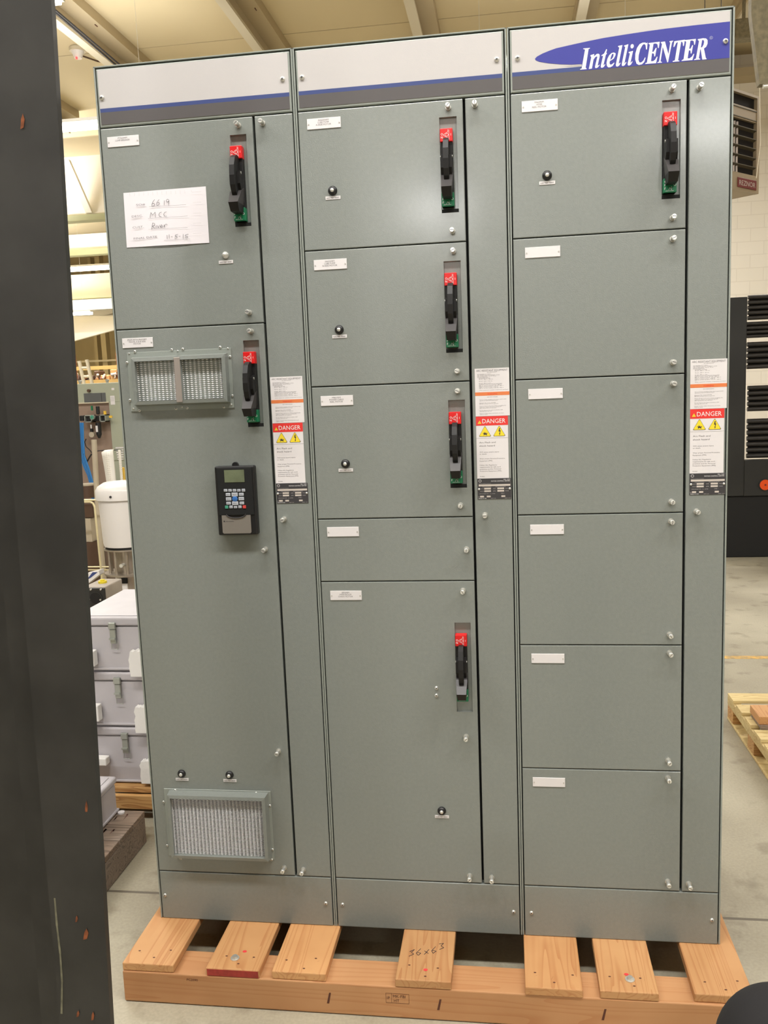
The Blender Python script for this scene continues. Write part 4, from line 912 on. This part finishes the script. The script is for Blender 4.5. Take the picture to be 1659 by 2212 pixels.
# ------------------------------------------------------------------ left background, near: pallets and boxes
XW = -.30
zt = at(315, 1748, 'x', XW).z
y1_ = at(318, 1819, 'z', 0).y
t = Thing('weathered_pallet', (-.8, .3, 0), 'grey weathered wooden pallet half hidden behind the steel upright', 'pallet')
n_ = 6
for k in range(n_):
    b = MB(); ya_ = .60 - k * .105; b.box(-1.5, XW, ya_ - .100, ya_, zt - .02, zt, 'oldwood', .002)
    for q in range(4): b._add([(XW - .05 - q * .03 + .004 * math.cos(a_ * PI / 3), ya_ - .05 + random.uniform(-.03, .03) + .004 * math.sin(a_ * PI / 3), zt + .0003) for a_ in range(6)], [tuple(range(6))], 'nail')
    t.part(b, 'deck_board')
b = MB(); b.box(XW - .045, XW, -.05, .60, .001, zt - .0205, 'oldwood', .003); t.part(b, 'stringer')
b = MB(); b.box(-1.5, -1.45, -.05, .60, .001, zt - .0205, 'oldwood', .003); t.part(b, 'stringer')
b = MB(); q = at(262, 1757, 'z', zt); b.cyl((q.x, q.y, zt + .0005), (q.x, q.y, zt + .006), .012, 'label', 18); tag(b.build('plastic_cap'), 'small white plastic cap lying on the weathered pallet', 'cap')
def enclosure(x0, x1, y0, y1, z0, z1, lid, label, latch_x=None, group=None, hinge=False):
    t = Thing('fibreglass_box', ((x0 + x1) / 2, (y0 + y1) / 2, z0), label, 'electrical box', group)
    b = MB(); b.box(x0 + .006, x1 - .006, y0 + .006, y1 - .006, z0, z1 - lid, 'fibre', .004); b.box(x0, x1, y0, y1, z0 + .004, z0 + .012, 'fibre', .002); t.part(b, 'body')
    b = MB(); b.box(x0, x1, y0, y1, z1 - lid + .003, z1, 'fibre', .008, 3); b.box(x0 + .02, x1 - .02, y0 + .02, y1 - .02, z1 - .001, z1 + .003, 'fibre', .001); t.part(b, 'lid')
    if latch_x:
        b = MB(); h = z1 - lid; x = latch_x; b.box(x - .013, x + .013, y0 - .012, y0, h - .006, h + .018, 'latch', .002); b.box(x - .011, x + .011, y0 - .008, y0, h - .062, h - .008, 'latch', .002)
        b.box(x - .013, x + .010, y0 - .014, y0 - .006, h - .046, h - .040, 'latch'); t.part(b, 'latch')
        b = MB(); b.tube([(x - .008, y0 - .003, h - .062), (x - .010, y0 - .003, h - .084), (x + .014, y0 - .003, h - .086), (x + .018, y0 - .003, h - .05)], .001, 'latch', 6); t.part(b, 'bail_wire')
    return t
# single box on the weathered pallet (right side face seen)
a = at(258, 1752, 'z', zt); c = at(221.5, 1794, 'z', zt); xs = (a.x + c.x) / 2
zb1 = at(258, 1670, 'x', xs).z; yb1 = a.y
enclosure(xs - .45, xs, -.02, yb1, zt + .0005, zb1, .028, 'light grey hinged box alone on the weathered pallet')
# orange pallet with the stack of three
YB = .80
zo = at(300, 1693, 'y', YB).z
t = Thing('wooden_pallet', (-.8, 1.1, 0), 'orange-brown wooden pallet under the stack of three grey boxes', 'pallet')
yp = at(325, 1768, 'z', 0).y
for k in range(5):
    b = MB(); b.box(-1.3, -.18, yp + k * .15, yp + .10 + k * .15, zo - .02, zo - .0005, 'orwood', .002); t.part(b, 'deck_board')
for xx in (-1.3, -.74, -.22):
    b = MB(); b.box(xx, xx + .04, yp, yp + .72, .002, zo - .0205, 'orwood', .002); t.part(b, 'stringer')
b = MB(); b.box(-1.25, -.225, yp - .02, yp - .001, .045, zo - .022, 'orwood', .003); t.part(b, 'lead_board')
zz = [zo] + [at(240, v, 'y', YB).z for v in (1571, 1452, 1334)]
xr_s = -.20
lat = [(271, 1600), (255, 1480), (244, 1360)]
nm = ['bottom of the stack of three behind the cabinet', 'middle of the stack of three behind the cabinet', 'top of the stack of three behind the cabinet']
q = at(152, 1336, 'y', YB); x0s = q.x; y1s = at(287, 1272, 'z', zz[3]).y
for k in range(3):
    lx_ = at(lat[k][0], lat[k][1], 'y', YB).x
    enclosure(x0s, xr_s, YB, y1s, zz[k] + (.001 if k == 0 else .004), zz[k + 1] - .001 if k < 2 else zz[3], .036, 'light grey latched fibreglass box, ' + nm[k], lx_)
def foam(u0, u1, v0, v1, label, y=YB - .03):
    a, c = at(u0, v0, 'y', y), at(u1, v1, 'y', y); x0, x1, z0, z1 = a.x, c.x, c.z, a.z
    pts = [(x0, z0)]; random.seed(int(v0)); n = 6
    pts += [(x0 + random.uniform(-.005, .004), z0 + (z1 - z0) * i / n) for i in range(1, n)] + [(x0 + .003, z1 - .004)]
    pts += [(x0 + (x1 - x0) * i / n, z1 + random.uniform(-.003, .006)) for i in range(1, n + 1)] + [(x1 + .06, z1 + .004), (x1 + .06, z0)]
    b = MB(); b.prism([(x, y - .0, z) for x, z in pts], (0, .028, 0), 'foam'); tag(b.build('foam_block'), label, 'foam', None)
foam(278, 300, 1408, 1462, 'torn white foam pad on the right of the top grey box')
foam(289, 311, 1529, 1584, 'torn white foam pad on the right of the middle grey box')
foam(302, 319, 1646, 1693, 'torn white foam pad on the right of the bottom grey box')
for (u0, u1, v0, v1, w_) in ((180, 205, 1407, 1440, 'top'), (190, 215, 1524, 1559, 'middle'), (198, 231, 1637, 1654, 'bottom')):
    a, c = at(u0, v0, 'y', YB - .03), at(u1, v1, 'y', YB - .03); b = MB(); b.box(a.x - .05, c.x, YB - .035, YB - .0005, c.z, a.z, 'foam', .004)
    tag(b.build('foam_block'), 'pale foam pad beside the steel upright, on the left of the %s grey box' % w_, 'foam')
# ------------------------------------------------------------------ left background, machinery
# gearbox
yg = 1.75
t = Thing('gear_reducer', (at(215, 1290, 'y', yg).x, yg + .1, 0), 'tan gear reducer with black flange and yellow cap', 'gearbox')
a, c = at(189, 1269, 'y', yg), at(229, 1312, 'y', yg)
b = MB(); b.box(a.x - .03, c.x, yg + .012, yg + .20, c.z - .06, a.z, 'gearb', .006); b.box(a.x - .05, c.x + .03, yg + .02, yg + .2, 0, c.z - .061, 'gearb', .005); t.part(b, 'housing')
b = MB(); b.box(a.x, c.x, yg, yg + .0115, c.z - .02, a.z - .004, 'blackr', .004); q = at(207, 1292, 'y', yg); b.cyl((q.x, yg, q.z), (q.x, yg - .003, q.z), .034, 'blackr', 28); b.cyl((q.x, yg - .003, q.z), (q.x, yg - .004, q.z), .028, 'deepblk', 28); t.part(b, 'flange')
for u, v in ((197, 1273), (218.5, 1273), (194, 1294.5), (218, 1295)):
    q = at(u, v, 'y', yg); b = MB(); b.cyl((q.x, yg, q.z), (q.x, yg - .008, q.z), .0042, 'steel', 6); t.part(b, 'bolt')
q = at(222, 1262, 'y', yg + .1); zc = a.z; b = MB(); b.cyl((q.x, yg + .10, zc), (q.x, yg + .10, zc + .010), .021, 'yell', 24); b.cyl((q.x, yg + .10, zc + .010), (q.x, yg + .10, zc + .017), .012, 'yell', 6, False); t.part(b, 'filler_cap', None, 'bright yellow filler cap')
# white vertical motor
ym = 2.3
def mq(u, v): return at(u, v, 'y', ym)
xc_ = mq(262, 1100).x + .02; rr = xc_ - mq(221, 1130).x
t = Thing('vertical_pump', (xc_, ym, 0), 'white enamelled vertical pump motor on a stainless pedestal left of the cabinet', 'pump')
zt_, z1_, z2_, z3_, z4_ = (mq(240, v).z for v in (1041, 1076, 1176, 1181, 1233))
b = MB(); b.lathe((xc_, ym, 0), [(0, zt_ + .004), (rr * .75, zt_), (rr * .98, zt_ - .02), (rr * 1.08, zt_ - .04), (rr * 1.08, z1_)], 'whitep', 36); t.part(b, 'motor_lid')
b = MB(); b.lathe((xc_, ym, 0), [(rr * 1.0, z1_), (rr * .98, z1_ - .05), (rr * .93, z2_ + .02), (rr * .9, z2_)], 'whitep', 36); b.cyl((xc_, ym, z3_), (xc_, ym, z2_), rr * .86, 'deepblk', 36); t.part(b, 'motor_body')
b = MB(); b.cyl((xc_, ym, z3_ - .008), (xc_, ym, z3_), rr * .92, 'stain', 32)
for k in range(10): a_ = 2 * PI * k / 10; b.cyl((xc_ + rr * .75 * math.cos(a_), ym + rr * .75 * math.sin(a_), z4_), (xc_ + rr * .75 * math.cos(a_), ym + rr * .75 * math.sin(a_), z3_ - .008), .008, 'stain', 10)
b.cyl((xc_, ym, z4_), (xc_, ym, z3_ - .008), rr * .5, 'stain', 20); b.cyl((xc_, ym, z4_ - .01), (xc_, ym, z4_), rr * .98, 'stain', 32); t.part(b, 'lantern')
b = MB(); b.cyl((xc_, ym, .02), (xc_, ym, z4_ - .01), rr * .55, 'stain', 24); b.cyl((xc_, ym, 0), (xc_, ym, .02), rr * 1.0, 'stain', 28); t.part(b, 'pedestal')
a, c = at(257, 1249, 'y', ym - .08), at(276, 1260, 'y', ym - .08); b = MB(); b.box(a.x, c.x, ym - .085, ym - .08, c.z, a.z, 'deepblk'); b.box(a.x + .004, c.x - .004, ym - .083, ym - .03, c.z - .09, c.z, 'whitep', .003); t.part(b, 'gauge_tag')
q = at(262.5, 1222, 'y', ym - rr * .9); b = MB(); b.cyl((q.x, ym - rr * .7, q.z), (q.x, ym - rr * .95, q.z), .010, 'steel', 14); t.part(b, 'bolt')
q = at(241, 1073, 'y', ym - rr); b = MB(); b.cyl((q.x, ym - rr * .9, q.z), (q.x, ym - rr * 1.12, q.z), .006, 'ink2', 12); t.part(b, 'lid_screw')
# perforated belt hanging over it
yb2 = 2.75
a, c = at(218.5, 973, 'y', yb2), at(251, 1060, 'y', yb2); e = at(257.5, 1060, 'y', yb2)
b = MB(); n = 12; secs = []
for i in range(n + 1):
    f = i / n; z_ = a.z - .012 + (c.z - .05 - a.z) * f; xo = .004 * math.sin(f * 3); r_ = .012 * (1 if i else .3)
    secs.append([Vector((a.x + xo + f * .02, yb2, z_)), Vector((c.x + f * .005, yb2 - .01, z_ + .004)), Vector((c.x + f * .005, yb2 + .004, z_ + .004)), Vector((a.x + xo + f * .02, yb2 + .012, z_))])
secs.insert(0, [v + Vector((.012 if i in (0, 3) else -.004, .02, .012)) for i, v in enumerate(secs[0])])
b.loft(secs, 'perf'); b.box(at(234, 1060, 'y', yb2).x, c.x, yb2 + .001, yb2 + .006, .001, c.z - .04, 'perf'); tag(b.build('perforated_belt'), 'white perforated strip belt, front loop above the white pump motor', 'belt')
b = MB(); b.box(c.x + .003, e.x, yb2 + .06, yb2 + .068, .001, a.z - .004, 'perf', .002); tag(b.build('perforated_belt'), 'white perforated strip belt, narrow rear strip between loop and cabinet', 'belt')
a, c = at(258, 1010, 'y', yb2 + .1), at(268, 1041, 'y', yb2 + .1); b = MB(); b.box(a.x, c.x, yb2 + .1, yb2 + .13, c.z, a.z, 'brass', .006); b.cyl((a.x + .03, yb2 + .115, 0), (a.x + .03, yb2 + .115, c.z), .01, 'brass', 8); tag(b.build('lifting_strap'), 'small orange yellow strap beside the perforated belt', 'strap')
# grey electrical panel with air preparation units
ye = 3.3
def eq(u, v, y=ye): return at(u, v, 'y', y)
t = Thing('control_panel', (eq(200, 900).x, ye + .2, 0), 'grey-green machine control panel with recessed brown back plate behind the blue hoses', 'control panel')
zt_ = eq(200, 828).z; x0_, x1_ = eq(120, 900).x, eq(275, 900).x
xa_, xb_ = eq(150, 872).x, eq(237.5, 900).x; zo_ = eq(200, 870).z
b = MB(); b.box(x0_, x1_, ye, ye + .02, zo_, zt_, 'panelg', .003); b.box(xb_, x1_, ye, ye + .02, 0, zo_, 'panelg'); b.box(x0_, x1_, ye + .02, ye + .5, 0, zt_, 'mauve'); b.box(x0_, xb_, ye - .004, ye + .02, zo_ - .004, zo_ + .003, 'purlin'); t.part(b, 'enclosure')
a, c = eq(181, 850), eq(229.5, 868); b = MB(); b.box(a.x, c.x, ye - .003, ye - .0005, c.z, a.z, 'wingl', .001); b.box(c.x - .03, c.x - .027, ye - .004, ye - .003, c.z, a.z, 'ink2'); t.part(b, 'window')
a, c = eq(238, 855), eq(249, 874); b = MB(); b.box(a.x, c.x, ye - .002, ye - .0005, c.z, a.z, 'label'); 
for k in range(5): b.box(a.x + .003, c.x - .004, ye - .0025, ye - .002, a.z - .01 - k * .006, a.z - .009 - k * .006, 'ink')
t.part(b, 'sticker')
a, c = eq(241, 838), eq(247, 842.5); b = MB(); b.box(a.x, c.x, ye - .002, ye - .0005, c.z, a.z, 'label'); t.part(b, 'sticker')
q = eq(193.5, 844); b = MB(); b.cyl((q.x, ye, q.z), (q.x, ye - .02, q.z), .010, 'brown', 16); t.part(b, 'knob')
for u in (168.5, 227.5):
    q = eq(u, 826); b = MB(); b.cyl((q.x, ye + .03, zt_), (q.x, ye + .03, zt_ + .012), .008, 'latch', 12); b.cyl((q.x, ye + .02, zt_ + .016), (q.x, ye + .04, zt_ + .016), .009, 'latch', 12); t.part(b, 'lifting_eye')
for k in range(6):
    a, c = eq(250, 966 + k * 5), eq(261, 968.5 + k * 5); b = MB(); b.box(a.x + k * .003, c.x + .02, ye - .004, ye - .0005, c.z, a.z, 'label'); t.part(b, 'vent_slot')
yf = ye - .06
t = Thing('air_regulator', (eq(207, 905, yf).x, yf, eq(207, 941, yf).z), 'silver and black air filter regulator with a round gauge on the panel', 'air regulator')
def fq(u, v): return at(u, v, 'y', yf)
a, c = fq(183, 897), fq(230, 911); b = MB(); w_ = (a.z - c.z)
for x0__, x1__ in ((a.x, fq(199, 900).x), (fq(216, 900).x, c.x)):
    b.box(x0__, x1__, yf - .01, yf + .05, c.z, c.z + .006, 'latch'); b.box(x0__, x1__, yf - .01, yf + .05, a.z - .006, a.z, 'latch'); b.box(x0__, x0__ + .005, yf - .01, yf + .05, c.z, a.z, 'latch'); b.box(x1__ - .005, x1__, yf - .01, yf + .05, c.z, a.z, 'latch')
b.box(a.x + .006, c.x - .006, yf + .01, yf + .05, c.z + .006, a.z - .006, 'blackp', .002); t.part(b, 'manifold')
q = fq(203, 901); b = MB(); b.cyl((q.x, yf - .010, q.z), (q.x, yf - .028, q.z), .0155, 'latch', 24); b.cyl((q.x, yf - .028, q.z), (q.x, yf - .029, q.z), .0125, 'keyn', 24); b.box(q.x - .008, q.x, yf - .030, yf - .029, q.z - .004, q.z - .002, 'ink2'); t.part(b, 'gauge')
for (u0, u1, v0, v1) in ((205.5, 214.5, 878, 895), (205, 218, 913, 940)):
    a, c = fq(u0, v0), fq(u1, v1); b = MB(); r_ = (c.x - a.x) / 2; b.cyl((a.x + r_, yf + .01, c.z + .004), (a.x + r_, yf + .01, a.z), r_, 'blackp', 20); b.cone((a.x + r_, yf + .01, c.z - .02 if v1 > 920 else c.z), (a.x + r_, yf + .01, c.z + .004), r_ * .4, r_, 'blackp', 20)
    if v1 > 920: b.box(a.x + .006, a.x + .02, yf + .01 - r_ - .001, yf + .01 - r_ + .003, c.z + .022, a.z - .02, 'label')
    t.part(b, 'filter_bowl')
for (u0, u1, v0, v1) in ((222, 228.5, 888, 896), (234, 241.5, 898, 902.5)):
    a, c = fq(u0, v0), fq(u1, v1); b = MB(); b.cyl(((a.x + c.x) / 2, yf + .01, c.z), ((a.x + c.x) / 2, yf + .01, a.z), (c.x - a.x) / 2, 'brass', 12); t.part(b, 'brass_fitting')
q = fq(197.5, 939); b = MB(); b.cyl((q.x, yf + .02, q.z), (q.x, yf, q.z), .018, 'creamp', 24); b.box(q.x - .008, q.x + .008, yf + .0, yf + .02, q.z + .016, q.z + .04, 'blackp', .002); b.cyl((q.x - .002, yf + .01, q.z + .04), (q.x - .002, yf + .01, q.z + .065), .005, 'whitep', 10); t.part(b, 'small_gauge')
a, c = fq(172.5, 898), fq(182.5, 909); b = MB(); b.box(a.x, c.x, yf - .01, yf + .04, c.z, a.z, 'blackp', .003); t.part(b, 'valve')
q = fq(194, 882); b = MB(); b.cyl((q.x, yf + .03, q.z - .015), (q.x, yf + .03, q.z + .015), .007, 'green', 12); t.part(b, 'silencer')
# blue air hoses
for k, (du, m_) in enumerate(((0, 0), (3.2, 1), (6.4, 0), (9.4, 1))):
    P = [(170, 913), (170.5, 945), (173, 985), (182, 1010), (190, 1027), (196, 1050), (199, 1078)]
    pp = [at(u + du * (1 if i < 4 else .7), v, 'y', yf - .02 - .011 * k) for i, (u, v) in enumerate(P)]; pp.append(Vector((pp[-1].x - .03, pp[-1].y, .006)))
    b = MB(); b.tube(pp, .0050, 'bluehose', 8)
    tag(b.build('air_hose'), 'bright blue air hose in the bundle running down in front of the control panel', 'hose', 'bundle of blue air hoses')
b = MB(); b.tube([at(*q, 'y', yf - .04) for q in ((186, 948), (183, 955), (186, 965), (194, 972), (198, 978), (212, 974), (230, 972), (262, 972))], .003, 'blackp', 6); tag(b.build('black_cable'), 'thin black cable looping from the small gauge to the right', 'cable')
b = MB(); b.tube([at(*q, 'y', yf - .045) for q in ((181, 980), (188, 998), (192, 990), (197, 982), (208, 978))], .005, 'blackp', 6); tag(b.build('black_cable'), 'thicker black cable elbow just right of the blue hoses', 'cable')
# cream pipe
yq = 2.84
b = MB(); b.tube([at(203, 950, 'y', yq), at(210, 1080, 'y', yq), Vector((at(210, 1080, 'y', yq).x, yq, 0))], .016, 'creamp', 14); tag(b.build('vertical_pipe'), 'cream painted vertical pipe between the blue hoses and the white strip', 'pipe')
# rail of tubes
yt = 2.7
t = Thing('tube_rail', (at(205, 1200, 'y', yt).x, yt, 0), 'cream tubular guard rail left of the white pump', 'guard rail')
def tq(u, v): return at(u, v, 'y', yt)
b = MB(); b.tube([tq(120, 1082), tq(236, 1079)], .0055, 'goldt', 10); t.part(b, 'rail')
b = MB(); b.tube([tq(120, 1085), tq(195, 1084), tq(201, 1087), tq(204.5, 1095), tq(208, 1130), tq(219, 1240), Vector((tq(219, 1240).x, yt, 0))], .0062, 'goldt', 10); t.part(b, 'post')
for v in (1224.5, 1231): b = MB(); b.tube([at(120, v, 'y', yt + .03), at(236, v, 'y', yt + .03)], .0042, 'goldt', 10); t.part(b, 'rail')
# brown drums / box behind the rail
yd = 2.95
def dq(u, v): return at(u, v, 'y', yd)
a, c = dq(176, 1086), dq(201.5, 1119); b = MB(); b.box(a.x - .15, c.x, yd, yd + .1, c.z, a.z, 'brown', .01); tag(b.build('brown_crate'), 'dark brown crate on the cream box behind the guard rail', 'crate')
a, c = dq(176, 1120), dq(199.5, 1171); b = MB(); b.box(a.x - .15, c.x, yd, yd + .1, c.z, a.z - .001, 'creamp', .004); tag(b.build('cream_box'), 'cream box between two dark brown containers behind the guard rail', 'box')
a, c = dq(176, 1171.5), dq(213, 1222); r_ = (c.x - a.x) / 2; b = MB(); b.cyl((a.x + r_ - .05, yd + .08, 0), (a.x + r_ - .05, yd + .08, a.z), r_ + .05 - .0, 'brown', 32); tag(b.build('brown_drum'), 'dark brown drum standing on the floor under the cream box', 'drum')
a, c = dq(173, 1052), dq(193, 1078); b = MB(); b.cyl((a.x, yd + .1, c.z - .0), (a.x, yd + .1, a.z), c.x - a.x, 'brown', 28); b.cyl((a.x, yd + .1, a.z), (a.x, yd + .1, a.z + .01), (c.x - a.x) * 1.0, 'creamp', 28); tag(b.build('brown_drum'), 'dark brown pot with a cream lid above the guard rail', 'pot')
yz = 2.2
P = [at(187, 1263, 'y', yz), at(215, 1241, 'y', yz), at(213, 1233, 'y', yz), at(184, 1240, 'y', yz)]
b = MB(); b.prism([tuple(v) for v in P], (0, .06, 0), 'whitep'); P2 = [at(186, 1254, 'y', yz - .001), at(196, 1248, 'y', yz - .001), at(211, 1236, 'y', yz - .001), at(200, 1236, 'y', yz - .001)]; b.poly([tuple(v) for v in P2], 'blue2'); q = P[0]
b.cyl((q.x + .03, yz + .03, 0), (q.x + .03, yz + .03, q.z), .02, 'latch', 10); tag(b.build('tilted_tray'), 'tilted white and dark blue tray behind the gear reducer', 'tray')
# ladder and racking far left
yl = 14.0
def lq(u, v): return at(u, v, 'y', yl)
t = Thing('ladder', (lq(190, 800).x, yl, 0), 'pale ladder leaning in front of the storage shelves', 'ladder')
for (a, c) in (((171, 780), (184, 840)), ((187.5, 777), (201.5, 840))):
    p, q = lq(*a), lq(*c); d = (q - p); f = q.z / (-d.z) if d.z else 0
    b = MB(); b.tube([p, q + d * f], .035, 'purlin', 8); t.part(b, 'side_rail')
for v in (795, 813.5, 832): b = MB(); k_ = (v - 780) / 60; b.tube([lq(171 + 13 * k_, v), lq(187.5 + 14 * k_, v)], .025, 'purlin', 8); t.part(b, 'rung')
yk = 16.5
def kq(u, v): return at(u, v, 'y', yk)
t = Thing('storage_rack', (kq(200, 820).x, yk, 0), 'far storage rack with a yellow beam holding brown goods', 'shelving')
z1_, z2_ = kq(200, 794).z, kq(200, 827).z
b = MB(); b.box(kq(120, 794).x, kq(262, 794).x, yk, yk + .06, z1_ - .05, z1_ + .03, 'rackor'); t.part(b, 'beam')
b = MB(); b.box(kq(120, 794).x, kq(262, 794).x, yk - .2, yk - .14, z2_ - .02, z2_ + .06, 'rackor'); t.part(b, 'beam')
b = MB(); b.box(kq(120, 794).x, kq(262, 794).x, yk - .1, yk + .9, z2_ - .12, z2_ - .03, 'brown'); t.part(b, 'shelf')
for u in (150, 250): q = kq(u, 800); b = MB(); b.box(q.x, q.x + .1, yk + .06, yk + .16, 0, z1_ + .3, 'rackog'); t.part(b, 'upright')
random.seed(11); xx = kq(130, 800).x; k = 0
looks = ['brown', 'orwood', 'rackog', 'creamp', 'rubble', 'steel2']
while xx < kq(262, 800).x:
    w_ = random.uniform(.12, .3); h_ = random.uniform(.15, z1_ - z2_ - .02); mm = random.choice(looks)
    b = MB(); b.box(xx, xx + w_ - .02, yk + .2, yk + .5, z2_ - .0295, z2_ + h_, mm, .02)
    for q in range(4):
        r_ = random.uniform(.03, .08); b.cyl((xx + random.uniform(0, w_ - .03), yk + .15, z2_ + random.uniform(0, h_ * .8) + .02), (xx + w_ * .5, yk + .2, z2_ + .05 + random.uniform(0, h_ * .8)), r_ * .5, random.choice(looks), 8)
    tag(b.build('stored_goods'), 'bundle of brown and orange goods on the far storage rack', 'stored goods', 'goods on the far storage rack'); xx += w_; k += 1
# ------------------------------------------------------------------ world and view
w = bpy.data.worlds.new('world'); S.world = w; w.use_nodes = True
w.node_tree.nodes['Background'].inputs[0].default_value = (1, .96, .88, 1); w.node_tree.nodes['Background'].inputs[1].default_value = .12
S.view_settings.view_transform = 'Standard'; S.view_settings.look = 'None'; S.view_settings.gamma = 1; S.view_settings.use_curve_mapping = False
S.view_settings.exposure = -0.62
